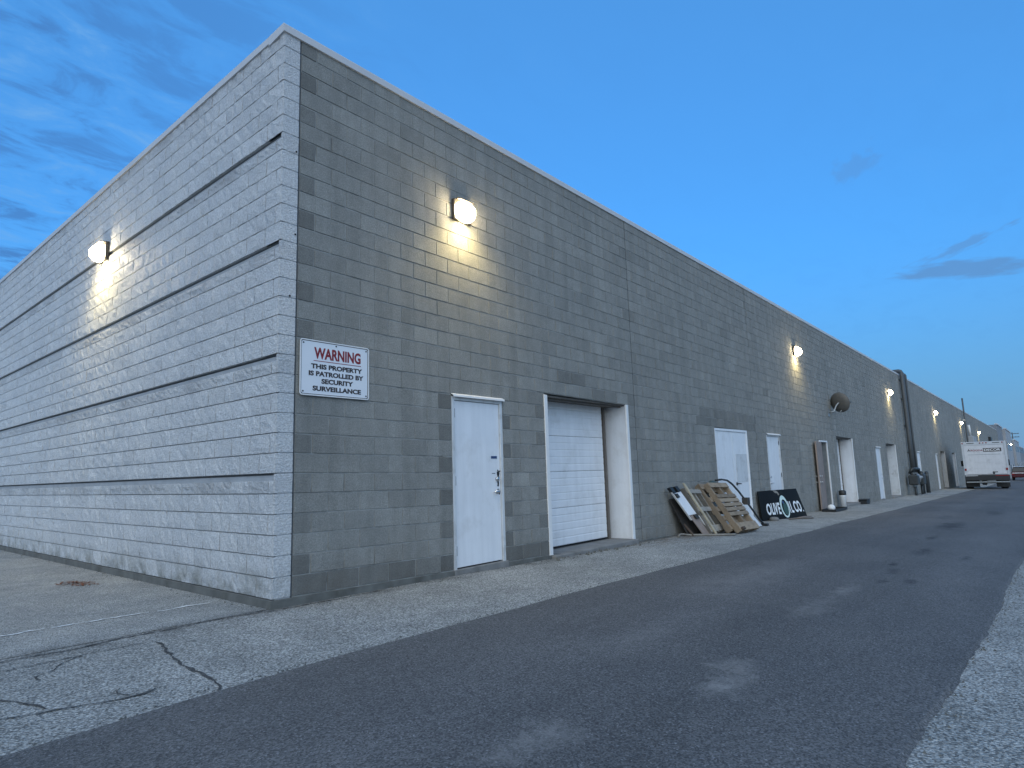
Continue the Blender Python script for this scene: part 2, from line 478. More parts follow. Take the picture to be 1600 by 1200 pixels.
class MB:
    """collects vertices and faces in world space, links them as one mesh object"""

    def __init__(self):
        self.v, self.f, self.s, self.t = [], [], [], []
        self.tint = 1.0

    def face(self, idx, smooth=False):
        self.f.append(idx)
        self.s.append(smooth)
        self.t.append(self.tint)

    def add(self, verts, faces, smooth=False):
        b = len(self.v)
        self.v += [tuple(p) for p in verts]
        for f in faces:
            self.face([b + i for i in f], smooth)

    def quad(self, a, b, c, d):
        self.add((a, b, c, d), ((0, 1, 2, 3),))

    def hexa(self, p, bev=0.0):
        """8 points: bottom loop 0-3 (ccw from above), top loop 4-7"""
        if bev <= 0:
            self.add(p, ((3, 2, 1, 0), (4, 5, 6, 7), (0, 1, 5, 4), (1, 2, 6, 5), (2, 3, 7, 6), (3, 0, 4, 7)))
            return
        bm = bmesh.new()
        vs = [bm.verts.new(q) for q in p]
        for f in ((3, 2, 1, 0), (4, 5, 6, 7), (0, 1, 5, 4), (1, 2, 6, 5), (2, 3, 7, 6), (3, 0, 4, 7)):
            bm.faces.new([vs[i] for i in f])
        bmesh.ops.bevel(bm, geom=bm.edges[:], offset=bev, segments=1, affect='EDGES', profile=0.5, clamp_overlap=True)
        bm.verts.index_update()
        self.add([v.co[:] for v in bm.verts], [[v.index for v in f.verts] for f in bm.faces])
        bm.free()

    def box(self, x0, x1, y0, y1, z0, z1, bev=0.0):
        self.hexa([(x0, y0, z0), (x1, y0, z0), (x1, y1, z0), (x0, y1, z0),
                   (x0, y0, z1), (x1, y0, z1), (x1, y1, z1), (x0, y1, z1)], bev)

    def prism(self, prof, x0, x1, axis='x', smooth=False):
        """profile of (a, b) pairs swept along an axis; x: (a,b)=(y,z); y: (x,z); z: (x,y)"""
        def P(a, b, t):
            return {'x': (t, a, b), 'y': (a, t, b), 'z': (a, b, t)}[axis]
        n = len(prof)
        vs = [P(a, b, x0) for a, b in prof] + [P(a, b, x1) for a, b in prof]
        self.add(vs, [tuple(range(n))[::-1], tuple(range(n, 2 * n))])
        b = len(self.v) - 2 * n
        for i in range(n):
            j = (i + 1) % n
            self.face([b + i, b + j, b + n + j, b + n + i], smooth)

    def tube(self, pts, r, n=8, caps=True):
        pts = [Vector(p) for p in pts]
        rings = []
        up = Vector((0.13, 0.2, 0.97))
        for i, p in enumerate(pts):
            d = (pts[min(i + 1, len(pts) - 1)] - pts[max(i - 1, 0)]).normalized()
            if abs(d.dot(up)) > 0.95:
                up = Vector((0.98, 0.1, 0.05))
            a = d.cross(up).normalized()
            b = d.cross(a).normalized()
            rr = r[i] if isinstance(r, (list, tuple)) else r
            rings.append([p + a * (rr * math.cos(2 * math.pi * k / n)) + b * (rr * math.sin(2 * math.pi * k / n)) for k in range(n)])
        base = len(self.v)
        for q in rings:
            self.v += [tuple(p) for p in q]
        for i in range(len(rings) - 1):
            for k in range(n):
                k2 = (k + 1) % n
                self.face([base + i * n + k, base + i * n + k2, base + (i + 1) * n + k2, base + (i + 1) * n + k], True)
        if caps:
            self.face([base + k for k in range(n)][::-1])
            self.face([base + (len(rings) - 1) * n + k for k in range(n)])

    def lathe(self, prof, c, axis=(0, 0, 1), n=16, smooth=True):
        """profile of (radius, distance along axis)"""
        ax = Vector(axis).normalized()
        a = ax.cross(Vector((0.3, 0.9, 0.2))).normalized()
        b = ax.cross(a)
        c = Vector(c)
        base = len(self.v)
        for r, h in prof:
            for k in range(n):
                t = 2 * math.pi * k / n
                self.v.append(tuple(c + ax * h + a * (r * math.cos(t)) + b * (r * math.sin(t))))
        for i in range(len(prof) - 1):
            for k in range(n):
                k2 = (k + 1) % n
                self.face([base + i * n + k, base + i * n + k2, base + (i + 1) * n + k2, base + (i + 1) * n + k], smooth)
        if prof[0][0] > 1e-5:
            self.face([base + k for k in range(n)][::-1])
        if prof[-1][0] > 1e-5:
            self.face([base + (len(prof) - 1) * n + k for k in range(n)])

    def build(self, name, mat, parent=None, origin=None, tinted=False):
        off = wloc(parent) if parent is not None else Vector((0, 0, 0))
        o_loc = Vector(origin) if origin is not None else off
        me = bpy.data.meshes.new(name)
        me.from_pydata([(p[0] - o_loc.x, p[1] - o_loc.y, p[2] - o_loc.z) for p in self.v], [], self.f)
        me.polygons.foreach_set('use_smooth', self.s)
        if tinted:
            a = me.attributes.new('tint', 'FLOAT', 'FACE')
            a.data.foreach_set('value', self.t)
        me.materials.append(MAT[mat])
        bm = bmesh.new()
        bm.from_mesh(me)
        if not tinted:
            bmesh.ops.recalc_face_normals(bm, faces=bm.faces)
        bm.to_mesh(me)
        bm.free()
        o = bpy.data.objects.new(name, me)
        COL.objects.link(o)
        o.parent = parent
        o.location = o_loc - off if parent is not None else o_loc
        return o


def tag(o, label=None, cat=None, group=None, kind=None):
    for k, v in (('label', label), ('category', cat), ('group', group), ('kind', kind)):
        if v:
            o[k] = v
    return o


def thing(name, label, cat, loc, group=None):
    o = bpy.data.objects.new(name, None)
    o.empty_display_size = 0.2
    COL.objects.link(o)
    o.location = loc
    return tag(o, label, cat, group)


def copy_tree(o, parent=None):
    c = o.copy()
    COL.objects.link(c)
    c.parent = parent
    for ch in [x for x in bpy.data.objects if x.parent == o]:
        copy_tree(ch, c)
    return c


def text_obj(name, body, mapf, mat, parent, bold=0.0, depth=0.002, box=None, shear=0.0):
    """text fitted into box (u0,u1,v0,v1) then mapped by mapf(u, v, h) into the world"""
    cu = bpy.data.curves.new(name, 'FONT')
    cu.body = body
    cu.size = 1
    cu.offset = bold
    cu.shear = shear
    cu.extrude = 0.5
    cu.resolution_u = 4
    tmp = bpy.data.objects.new('tmp', cu)
    COL.objects.link(tmp)
    dg = bpy.context.evaluated_depsgraph_get()
    me = bpy.data.meshes.new_from_object(tmp.evaluated_get(dg))
    bpy.data.objects.remove(tmp)
    xs = [v.co.x for v in me.vertices]
    ys = [v.co.y for v in me.vertices]
    a0, a1, b0, b1 = min(xs), max(xs), min(ys), max(ys)
    u0, u1, v0, v1 = box
    off = wloc(parent) if parent is not None else Vector()
    for v in me.vertices:
        p = mapf(u0 + (v.co.x - a0) / (a1 - a0) * (u1 - u0), v0 + (v.co.y - b0) / (b1 - b0) * (v1 - v0), depth if v.co.z > 0 else 0)
        v.co = Vector(p) - off
    me.name = name
    me.materials.clear()
    me.materials.append(MAT[mat])
    o = bpy.data.objects.new(name, me)
    COL.objects.link(o)
    o.parent = parent
    return o


def lerp_table(tab):
    def f(x):
        if x <= tab[0][0]:
            return tab[0][1]
        for (a, va), (b, vb) in zip(tab, tab[1:]):
            if x <= b:
                return va + (vb - va) * (x - a) / (b - a)
        return tab[-1][1]
    return f


# foot of the long wall follows the falling lane; the parapet stays level
bfoot = lerp_table([(0, 0), (3.5, -0.075), (14, -0.30), (20.6, -0.45), (37.5, -0.77), (60, -1.20), (140, -2.25), (260, -3.3)])
gwall = lerp_table([(-5, -0.085), (0, -0.085), (2.4, -0.110), (3.5, -0.135), (7, -0.185), (9, -0.215), (14, -0.30), (20.6, -0.43), (37.5, -0.72),
                    (50, -0.93), (60, -1.17), (140, -2.2), (260, -3.2), (500, -4.2)])
ROOF = 5.957
NC = 30
CH = 0.2


def ground(x, y):
    return gwall(x) - 0.012 * min(max(0.0, -y), 6.0)


def zc_(x, n):
    """height of bed joint n of the long wall at x"""
    b = bfoot(x)
    return b + (6.0 - b) * n / NC


# ------------------------------------------------------------------ ground, pavement, road
def strips(xs):
    return xs


GX = [-900, -300, -100, -40, -15, -5, 0, 2.4, 3.5, 5, 7, 9, 11.5, 14, 17, 20.6, 26, 32, 37.5, 44, 50, 55, 60, 80, 100, 120, 140, 180, 220, 260, 350, 500, 900, 1500]
GY = [-1200, -400, -120, -40, -15, -6, -4, -2, -1, 0, 1, 40, 200, 1200]


def ground_sheet():
    mb = MB()
    nx, ny = len(GX), len(GY)
    vs = [(x, y, ground(x, y)) for x in GX for y in GY]
    fs = [(i * ny + j, (i + 1) * ny + j, (i + 1) * ny + j + 1, i * ny + j + 1) for i in range(nx - 1) for j in range(ny - 1)]
    mb.add(vs, fs)
    return tag(mb.build('ground', 'pave'), kind='structure')


ground_sheet()


def road_edge_near(x):
    return -1.86 - 0.015 * math.sin(x * 1.3) - 0.006 * math.sin(x * 5.3 + 1) - (0.04 * (-1 - x) if x < -1 else 0)


def road_edge_far(x):
    return -5.20 - 0.028 * max(0, x) + 0.02 * math.sin(x * 0.9 + 2) + 0.006 * math.sin(x * 4.1)


def road():
    mb = MB()
    xs = []
    x = -40.0
    while x < 14:
        xs.append(x)
        x += 0.12 if -4 < x < 14 else 2.0
    while x < 260:
        xs.append(x)
        x += 0.8 if x < 40 else 4
    NR = 6
    rows = []
    for x in xs:
        a, b = road_edge_near(x), road_edge_far(x)
        ys = [a + random.uniform(-.016, .016), a - 0.03] + [a + (b - a) * k / NR for k in range(1, NR)] + [b + 0.03, b + random.uniform(-.01, .01)]
        lift = [0.002, 0.016] + [0.018] * (NR - 1) + [0.014, 0.002]
        rows.append([(x, y, ground(x, y) + l) for y, l in zip(ys, lift)])
    m = len(rows[0])
    fs = [(i * m + j, i * m + j + 1, (i + 1) * m + j + 1, (i + 1) * m + j) for i in range(len(rows) - 1) for j in range(m - 1)]
    mb.add([p for r in rows for p in r], fs)
    # upward normals
    mb.f = [f[::-1] for f in mb.f]
    o = mb.build('road', 'road', tinted=True)
    return tag(o, kind='structure')


road()

# worn pad beside the white wall, set 4 mm above the ground sheet
pad = MB()
py = [0.05, 0.6, 1.2, 2, 4, 8, 14, 30]
px = [-40, -15, -6, -3, -2, -1, -0.02]
vs, fs = [], []
for x in px:
    for k, y in enumerate(py):
        yy = y if k else 0.03 + 0.015 * math.sin(x * 5) - 0.035 * (x + 0.02 if x > -4 else -4)
        vs.append((x, yy, ground(x, yy) + 0.004))
n = len(py)
fs = [(i * n + j, (i + 1) * n + j, (i + 1) * n + j + 1, i * n + j + 1) for i in range(len(px) - 1) for j in range(n - 1)]
pad.add(vs, fs)
tag(pad.build('concrete_pad', 'pad'), kind='structure')


def ribbon(mb, pts, w, lift=0.006, jag=0.35, step=0.035):
    """thin dirt-filled crack lying on the pavement"""
    P0 = [Vector((a, b)) for a, b in pts]
    P = []
    for i in range(len(P0) - 1):          # smooth the bends
        p0, p1, p2, p3 = P0[max(0, i - 1)], P0[i], P0[i + 1], P0[min(len(P0) - 1, i + 2)]
        for q in range(4):
            t = q / 4
            P.append(0.5 * ((2 * p1) + (p2 - p0) * t + (2 * p0 - 5 * p1 + 4 * p2 - p3) * t * t + (3 * p1 - p0 - 3 * p2 + p3) * t ** 3))
    P.append(P0[-1])
    path = []
    dev = 0.0
    for a, b in zip(P, P[1:]):
        d = b - a
        k = max(1, int(d.length / step))
        nrm = Vector((-d.y, d.x)).normalized()
        for i in range(k):
            dev = dev * 0.80 + random.uniform(-w, w) * 0.85
            path.append(a + d * (i / k) + nrm * dev)
    path.append(P[-1])
    base = len(mb.v)
    for i, p in enumerate(path):
        d = (path[min(i + 1, len(path) - 1)] - path[max(0, i - 1)]).normalized()
        nrm = Vector((-d.y, d.x))
        taper = min(1, 0.5 + 5 * min(i, len(path) - 1 - i) / len(path))
        h = w * taper * random.choice((0.45, 0.8, 1.0, 1.15, 1.6)) * random.uniform(1 - jag, 1 + jag) * 0.5
        for s in (1, -1):
            q = p + nrm * h * s
            mb.v.append((q.x, q.y, ground(q.x, q.y) + lift))
    for i in range(len(path) - 1):
        mb.face([base + 2 * i, base + 2 * i + 1, base + 2 * i + 3, base + 2 * i + 2])


CRACKS = [
    ([(-3.2, -0.16), (-2.6, -0.09), (-2.04, -0.02), (-1.3, -0.0), (-0.6, 0.02), (-0.05, 0.0)], 0.018),
    ([(-1.15, -0.30), (-1.19, -0.6), (-1.25, -0.95), (-1.28, -1.19), (-1.30, -1.5), (-1.36, -1.84)], 0.017),
    ([(-2.5, -0.24), (-1.9, -0.28), (-1.5, -0.26), (-1.15, -0.30)], 0.012),
    ([(-1.62, -0.27), (-1.80, -0.42), (-1.86, -0.52), (-1.97, -0.60), (-1.98, -0.72)], 0.009),
    ([(-2.12, -0.06), (-2.17, -0.26), (-2.24, -0.48), (-2.36, -0.60), (-2.6, -0.56)], 0.011),
    ([(-2.33, -0.58), (-2.31, -0.74), (-2.26, -0.92), (-2.16, -1.1), (-2.1, -1.36)], 0.011),
    ([(-2.6, -1.28), (-2.29, -1.33), (-1.98, -1.44), (-1.72, -1.52), (-1.58, -1.48)], 0.015),
    ([(-1.72, -1.50), (-1.76, -1.40), (-1.72, -1.30)], 0.008),
    ([(-0.2, -0.06), (0.6, -0.10), (1.3, -0.07)], 0.014),
]
for pts, w in CRACKS:
    mb = MB()
    ribbon(mb, pts, w)
    tag(mb.build('pavement_crack', 'crack'), kind='structure')
mb = MB()
for a, b in (((-2.6, 1.13), (-1.55, 1.0)), ((-1.5, 0.99), (-0.75, 0.91)), ((-0.68, 0.905), (-0.2, 0.855))):
    ribbon(mb, [a, b], 0.030, 0.010, 0.35)
tag(mb.build('painted_line', 'line'), kind='structure')

# ------------------------------------------------------------------ the long warehouse
BX1 = 137.0
wh = thing('warehouse', 'long low concrete block warehouse, white split-face end wall and grey lane wall lined with doors', 'building', (0, 0, 0))

# openings in the long wall: x0, x1, number of courses high
OPEN = [(2.43, 3.43, 11, 'door1'), (4.44, 6.95, 12, 'bay1'), (10.95, 13.05, 11, 'dbl'), (14.52, 15.66, 11, 'd3'), (19.82, 20.9, 11, 'd4'),
        (22.25, 24.75, 12, 'bay2'), (29.2, 30.25, 11, 'd5'), (31.85, 34.3, 12, 'bay3'), (41.3, 42.5, 11, 'd6'), (49.7, 50.6, 11, 'd7'),
        (52.8, 55.4, 12, 'bay4'), (60.5, 62.8, 12, 'bay5')]
CTRL = [7.24, 13.72, 21.7, 28.2, 35.4, 44.6, 58, 75, 95, 115]

core = MB()
brk = sorted(set([0.19] + [x for o in OPEN for x in o[:2]] + [4 * k for k in range(1, 35)] + [BX1]))


def in_open(x0, x1, n):
    xm = (x0 + x1) / 2
    return any(a < xm < b and n < h for a, b, h, _ in OPEN)


YM = 0.0075
for a, b in zip(brk, brk[1:]):
    hs = sorted(set([0, 11, 12, NC]))
    for n0, n1 in zip(hs, hs[1:]):
        if in_open(a, b, n0):
            continue
        za, zb = (zc_(a, n0), zc_(b, n0)) if n0 else (bfoot(a) - 0.4, bfoot(b) - 0.4)
        core.quad((a, YM, za), (b, YM, zb), (b, YM, zc_(b, n1) if n1 < NC else ROOF), (a, YM, zc_(a, n1) if n1 < NC else ROOF))
# reveals (wall is 0.2 thick)
for a, b, h, _ in OPEN:
    D = 0.62 if 'bay' in _ else 0.2
    core.quad((a, YM, bfoot(a) - 0.4), (a, YM, zc_(a, h)), (a, D, zc_(a, h)), (a, D, bfoot(a) - 0.4))
    core.quad((b, YM, bfoot(b) - 0.4), (b, D, bfoot(b) - 0.4), (b, D, zc_(b, h)), (b, YM, zc_(b, h)))
    core.quad((a, YM, zc_(a, h)), (b, YM, zc_(b, h)), (b, D, zc_(b, h)), (a, D, zc_(a, h)))
block_wall = core.build('block_wall', 'mortar', wh)

# blocks
items = []          # (area measure, x0, x1, n, tint)
camv = cam.location
J = 0.005
for n in range(-1, NC):
    ph = 0.2 + (0.2 if n % 2 else 0.0)
    cuts = [(o[0], o[1]) for o in OPEN if n < o[2]]
    segs = []
    lo = 0.205
    for c in CTRL + [BX1]:
        segs.append((lo, c - 0.006))
        lo = c + 0.006
    out = []
    for s0, s1 in segs:
        cur = [(s0, s1)]
        for a, b in cuts:
            nxt = []
            for u, v in cur:
                if b <= u or a >= v:
                    nxt.append((u, v))
                else:
                    if a - u > 0.02:
                        nxt.append((u, a))
                    if v - b > 0.02:
                        nxt.append((b, v))
            cur = nxt
        out += cur
    for s0, s1 in out:
        k = math.ceil((s0 - ph) / 0.4 + 1e-6)
        e = [s0]
        x = ph + 0.4 * k
        while x < s1 - 1e-6:
            if x - e[-1] > 0.07 and s1 - x > 0.07:
                e.append(x)
            x += 0.4
        e.append(s1)
        for a, b in zip(e, e[1:]):
            half = b - a < 0.26
            tint = random.gauss(1.0, 0.04)
            if random.random() < 0.03:
                tint *= random.choice((0.90, 1.10))
            if half:
                tint = (random.uniform(0.62, 0.76) if random.random() < 0.75 else tint * 0.92) if a < 4.5 else (random.uniform(0.80, 0.92) if random.random() < 0.5 else tint)
            if n <= 0 and b < 4.4:
                tint *= random.uniform(0.66, 0.86)
            xm = (a + b) / 2
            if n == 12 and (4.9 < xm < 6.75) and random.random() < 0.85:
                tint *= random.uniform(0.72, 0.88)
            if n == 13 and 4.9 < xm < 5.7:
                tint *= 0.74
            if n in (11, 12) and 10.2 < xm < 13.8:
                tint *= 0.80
            items.append((a, b, n, max(0.5, tint)))


def seen(p, nrm, area):
    d = Vector(p) - camv
    return area * abs(d.normalized().dot(Vector(nrm))) / d.length_squared


order = sorted(range(len(items)), key=lambda i: -seen(((items[i][0] + items[i][1]) / 2, 0, zc_(items[i][0], items[i][2] + .5)), (0, 1, 0),
               (items[i][1] - items[i][0]) * CH) if items[i][2] >= 0 else 0)
single = set(order[:300])


def block_verts(a, b, za0, zb0, za1, zb1, y0):
    e = 0.004
    f = [(a + J + e, y0, za0 + J + e), (b - J - e, y0, zb0 + J + e), (b - J - e, y0, zb1 - J - e), (a + J + e, y0, za1 - J - e)]
    r = [(a + J, YM + 0.004, za0 + J), (b - J, YM + 0.004, zb0 + J), (b - J, YM + 0.004, zb1 - J), (a + J, YM + 0.004, za1 - J)]
    return f + r


BF = ((0, 1, 2, 3), (4, 5, 1, 0), (5, 6, 2, 1), (6, 7, 3, 2), (7, 4, 0, 3))
field = MB()
cache = {}
for i, (a, b, n, t) in enumerate(items):
    top = ROOF + 0.02
    za0, zb0 = zc_(a, n), zc_(b, n)
    za1, zb1 = min(zc_(a, n + 1), top), min(zc_(b, n + 1), top)
    y0 = random.gauss(0, 0.0012)
    if i in single:
        key = (round(b - a, 2), round(za1 - za0, 3), round(zb0 - za0, 3), round(zb1 - za1, 3))
        if key not in cache:
            me = bpy.data.meshes.new('concrete_block')
            me.from_pydata(block_verts(-(b - a) / 2, (b - a) / 2, 0, zb0 - za0, za1 - za0, zb1 - za0, 0), [], BF)
            me.materials.append(MAT['block_o'])
            cache[key] = me
        o = bpy.data.objects.new('concrete_block', cache[key])
        COL.objects.link(o)
        o.parent = block_wall
        o.location = ((a + b) / 2, y0, za0)
        o['tint'] = t
    else:
        field.tint = t
        field.add(block_verts(a, b, za0, zb0, za1, zb1, y0), BF)
tag(field.build('blockwork', 'block_g', block_wall, tinted=True), kind='stuff')

for c in [0.1975] + CTRL:
    jm = MB()
    jm.box(c - 0.008, c + 0.008, 0.0035, 0.02, bfoot(c) - 0.1, ROOF)
    jm.build('control_joint', 'sealant', block_wall)

# white split-face end wall, x = 0, running back along +y
LY1 = 26.0
core = MB()
hgt = 0.066     # height of the smooth groove strip
for k in range(5):
    zt_ = 1.2 * (k + 1) - 0.020 if k < 4 else ROOF
    core.box(0.030, 0.185, 0.006, LY1, 1.2 * k if k else -0.02, zt_)
    if k < 4:
        core.box(0.11, 0.185, 0.006, LY1, zt_ + .0005, 1.2 * (k + 1) - .0005)
split_wall = core.build('split_face_wall', 'paint_mortar', wh)


def split_face(y0, y1, z0, z1, rnd, dep=0.012):
    """one split-face unit seen on plane x=0: rough grid front, straight sides"""
    nu, nv = max(2, int((y1 - y0) / 0.062)), 3
    vs, fs = [], []
    for j in range(nv + 1):
        for i in range(nu + 1):
            ed = i in (0, nu) or j in (0, nv)
            x = (rnd.uniform(-0.006, 0.002) if ed else rnd.uniform(-dep, 0.004))
            du = 0 if i in (0, nu) else rnd.uniform(-.25, .25) * (y1 - y0) / nu
            dv = 0 if j in (0, nv) else rnd.uniform(-.25, .25) * (z1 - z0) / nv
            vs.append((x, y0 + (y1 - y0) * i / nu + du, z0 + (z1 - z0) * j / nv + dv))
    m = nu + 1
    for j in range(nv):
        for i in range(nu):
            a = j * m + i
            fs.append((a, a + m, a + m + 1, a + 1))
    k = len(vs)
    vs += [(0.036, y0, z0), (0.036, y1, z0), (0.036, y1, z1), (0.036, y0, z1)]
    fs.append(tuple(range(0, nu + 1)) + (k + 1, k))
    fs.append((k + 3, k + 2) + tuple(nv * m + i for i in range(nu, -1, -1)))
    fs.append((k, k + 3) + tuple(j * m for j in range(nv, -1, -1)))
    fs.append(tuple(j * m + nu for j in range(nv + 1)) + (k + 2, k + 1))
    return vs, fs


rnd = random.Random(5)
variants = {}
for ln in (0.4, 0.2):
    for g in (0, 1):
        for k in range(9):
            me = bpy.data.meshes.new('split_face_block')
            vs, fs = split_face(-ln / 2 + .0055, ln / 2 - .0055, 0.005, CH - .005 - (hgt if g else 0), rnd)
            me.from_pydata(vs, [], fs)
            me.materials.append(MAT['split_o'])
            variants.setdefault((ln, g), []).append(me)
sitems = []
for n in range(NC):
    y = 0.11 if n % 2 else 0.31
    sitems.append((0.0, y, n, True))
    while y < LY1:
        sitems.append((y, min(y + 0.4, LY1), n, False))
        y += 0.4
body = [i for i, s in enumerate(sitems) if not s[3] and abs(sitems[i][1] - sitems[i][0] - .4) < 1e-3]
body.sort(key=lambda i: -seen((0, sitems[i][0] + .2, sitems[i][2] * CH + .1), (1, 0, 0), 0.08))
single = set(body[:300])
field = MB()
for i, (a, b, n, corner) in enumerate(sitems):
    g = 1 if n % 6 == 5 and n < 29 else 0
    z0, z1 = n * CH, min((n + 1) * CH, ROOF + 0.01)
    t = random.gauss(1.0, 0.03) * (random.uniform(0.86, 0.97) if g else 1)
    if corner:
        # quoin: rough left face, smooth end face on the lane side
        q = MB()
        vs, fs = split_face(a + 0.010, b - 0.004, z0 + .004, z1 - .004 - (hgt if g else 0), rnd)
        q.add(vs, fs)
        zc1 = z1 - .004 - (hgt if g else 0)
        q.hexa([(0.0, 0.0, z0 + .004), (0.19, 0.0, z0 + .004), (0.19, b - .004, z0 + .004), (0.0061, b - .004, z0 + .004),
                (0.0, 0.0, zc1), (0.19, 0.0, zc1), (0.19, b - .004, zc1), (0.0061, b - .004, zc1)], 0.003)
        if g:
            q.hexa([(0.004, 0.0, zc1 + .0005), (0.19, 0.0, zc1 + .0005), (0.19, 0.03, zc1 + .0005), (0.004, 0.03, zc1 + .0005),
                    (0.004, 0.0, z1 - .004), (0.19, 0.0, z1 - .004), (0.19, 0.03, z1 - .004), (0.004, 0.03, z1 - .004)])
        o = q.build('corner_block', 'split_o', split_wall, origin=(0, 0, z0))
        o['tint'] = 1.04
    elif i in single:
        o = bpy.data.objects.new('split_face_block', random.choice(variants[(0.4, g)]))
        COL.objects.link(o)
        o.parent = split_wall
        o.location = (0, (a + b) / 2, z0)
        o['tint'] = t
    else:
        field.tint = t
        vs, fs = split_face(a + .0055, b - .0055, z0 + .005, z1 - .005 - (hgt if g else 0), rnd)
        field.add(vs, fs)
tag(field.build('split_blockwork', 'split_g', split_wall, tinted=True), kind='stuff')

# foundation strip, coping, roof, back of the building
fm = MB()
fx = [-0.03, 0.5, 1.5, 2.43, 3.43, 4.44, 6.95, 9, 12, 16]
for a, b in zip(fx, fx[1:]):
    ta = bfoot(max(a, 0)) - 0.004
    tb = bfoot(b) - 0.004
    y1 = 0.19
    fm.hexa([(a, -0.024, -1.6), (b, -0.024, -1.6), (b, y1, -1.6), (a, y1, -1.6), (a, -0.024, ta), (b, -0.024, tb), (b, y1, tb), (a, y1, ta)])
fm.box(-0.03, 0.19, 0.1905, LY1, -1.0, -0.004)
fm.build('foundation', 'foundation', wh)

cp = MB()
CO = 0.022
cx = [-CO] + [3.05 * k for k in range(1, 45)] + [BX1]
for a, b in zip(cx, cx[1:]):
    cp.prism([(-CO, ROOF), (-CO, ROOF + 0.082), (-CO + 0.010, ROOF + 0.095), (0.30, ROOF + 0.085), (0.30, ROOF - 0.03), (-CO + 0.02, ROOF - 0.002)], a + (0.0015 if a > 0 else 0), b - 0.0015)
yy = [0.301] + [3.05 * k for k in range(1, 9)] + [LY1]
for a, b in zip(yy, yy[1:]):
    cp.prism([(-CO, ROOF), (-CO, ROOF + 0.082), (-CO + 0.010, ROOF + 0.095), (0.30, ROOF + 0.085), (0.30, ROOF - 0.03), (-CO + 0.02, ROOF - 0.002)], a + 0.0015, b - 0.0015, 'y')
cp.build('roof_coping', 'coping', wh)
rf = MB()
rf.box(0.30, BX1, 0.30, LY1, ROOF - 0.28, ROOF - 0.18)
rf.build('roof', 'roof', wh)
bk = MB()
bk.box(0.2, BX1, LY1 + 0.001, LY1 + 0.2, -3, ROOF)
bk.box(BX1 - 0.2, BX1 - 0.001, 0.2, LY1, -3, ROOF)
bk.build('rear_wall', 'far_wall', wh)


# ---- doors
def door_unit(x0, x1, zb, zt, mat='white', hinge='left', header=True, lever=True, name='steel_door', label=None):
    """flush steel door leaf filling an opening; frame, hinges, lever as sub-parts"""
    fr = 0.05
    y = 0.022
    leaf = MB()
    leaf.box(x0 + fr + .005, x1 - fr - .005, y, y + 0.045, zb + 0.012, zt - fr - .006, 0.002)
    d = leaf.build(name, mat, wh)
    if label:
        d['label'] = label
    f = MB()
    ft = zt - 0.0
    f.box(x0, x0 + fr, 0.0, 0.12, zb - 0.03, ft, 0.003)
    f.box(x1 - fr, x1, 0.0, 0.12, zb - 0.03, ft, 0.003)
    f.box(x0 + fr + .001, x1 - fr - .001, 0.0, 0.12, ft - fr, ft, 0.003)
    f.build('door_frame', 'white_old' if mat != 'brown_door' else 'off_white', d)
    g = MB()
    g.box(x0 + fr, x1 - fr, 0.07, 0.09, zb - 0.05, zt - fr)
    g.build('door_gap', 'dark_gap', d)
    s = MB()
    s.box(x0 - 0.02, x1 + 0.02, -0.03, 0.2, zb - 0.5, zb - 0.005, 0.004)
    s.build('threshold', 'concrete', d)
    if header:
        h = MB()
        h.prism([(0.0, zt + 0.035), (-0.045, zt + 0.012), (-0.047, zt - 0.012), (-0.041, zt - 0.012), (-0.04, zt + 0.006), (0.0, zt + 0.028)], x0 - 0.01, x1 + 0.01)
        h.build('drip_cap', 'white_trim', d)
    hx = x0 + fr + 0.004 if hinge == 'left' else x1 - fr - 0.004
    for q in (0.10, 0.50, 0.90):
        h = MB()
        zz = zb + (zt - zb) * q
        h.tube([(hx, y - 0.006, zz - 0.06), (hx, y - 0.006, zz + 0.06)], 0.011, 8)
        h.build('hinge', 'black', d)
    if lever:
        s = -1 if hinge == 'left' else 1
        lx = x1 - fr - 0.075 if hinge == 'left' else x0 + fr + 0.075
        lz = zb + 0.93
        l = MB()
        l.lathe([(0.034, 0), (0.034, 0.012), (0.014, 0.016), (0.014, 0.05)], (lx, y, lz), (0, -1, 0), 12)
        l.tube([(lx, y - 0.05, lz), (lx + s * 0.03, y - 0.055, lz), (lx + s * 0.115, y - 0.05, lz - 0.004)], 0.010, 8)
        l.build('lever_handle', 'steel', d)
        k = MB()
        k.lathe([(0.032, 0), (0.032, 0.02), (0.022, 0.03), (0.0, 0.031)], (lx, y, lz + 0.17), (0, -1, 0), 12)
        k.build('deadbolt', 'steel', d)
    return d


# plain white door nearest the corner
d1 = door_unit(2.435, 3.425, -0.045, zc_(2.95, 11) - 0.012, label='white steel door nearest the corner with blue label and scuffed lock edge')
m_ = MB()
m_.box(3.19, 3.31, 0.019, 0.0215, 1.335, 1.37)
m_.build('label_plate', 'label_blue', d1)
m_ = MB()
m_.box(3.20, 3.27, 0.019, 0.0215, 1.13, 1.138)
m_.build('scratch_mark', 'pipe', d1)
m_ = MB()
random.seed(4)
for k in range(16):          # chipped paint and pry marks beside the lock
    zz = 0.83 + random.random() * 0.34
    xx = 3.335 + random.uniform(-0.025, 0.03)
    w, h = random.uniform(.006, .018), random.uniform(.012, .05)
    pts = [(xx + w * math.cos(t) * random.uniform(.6, 1.2), 0.0205 - 0.0004 * (k % 5), zz + h * math.sin(t) * random.uniform(.6, 1.2)) for t in [2 * math.pi * q / 7 for q in range(7)]]
    if xx > 3.37:
        pts = [(a, b - 0.0225, c) for a, b, c in pts]
    m_.add(pts, [tuple(range(7))])
m_.build('chipped_patch', 'black', d1)
random.seed(21)

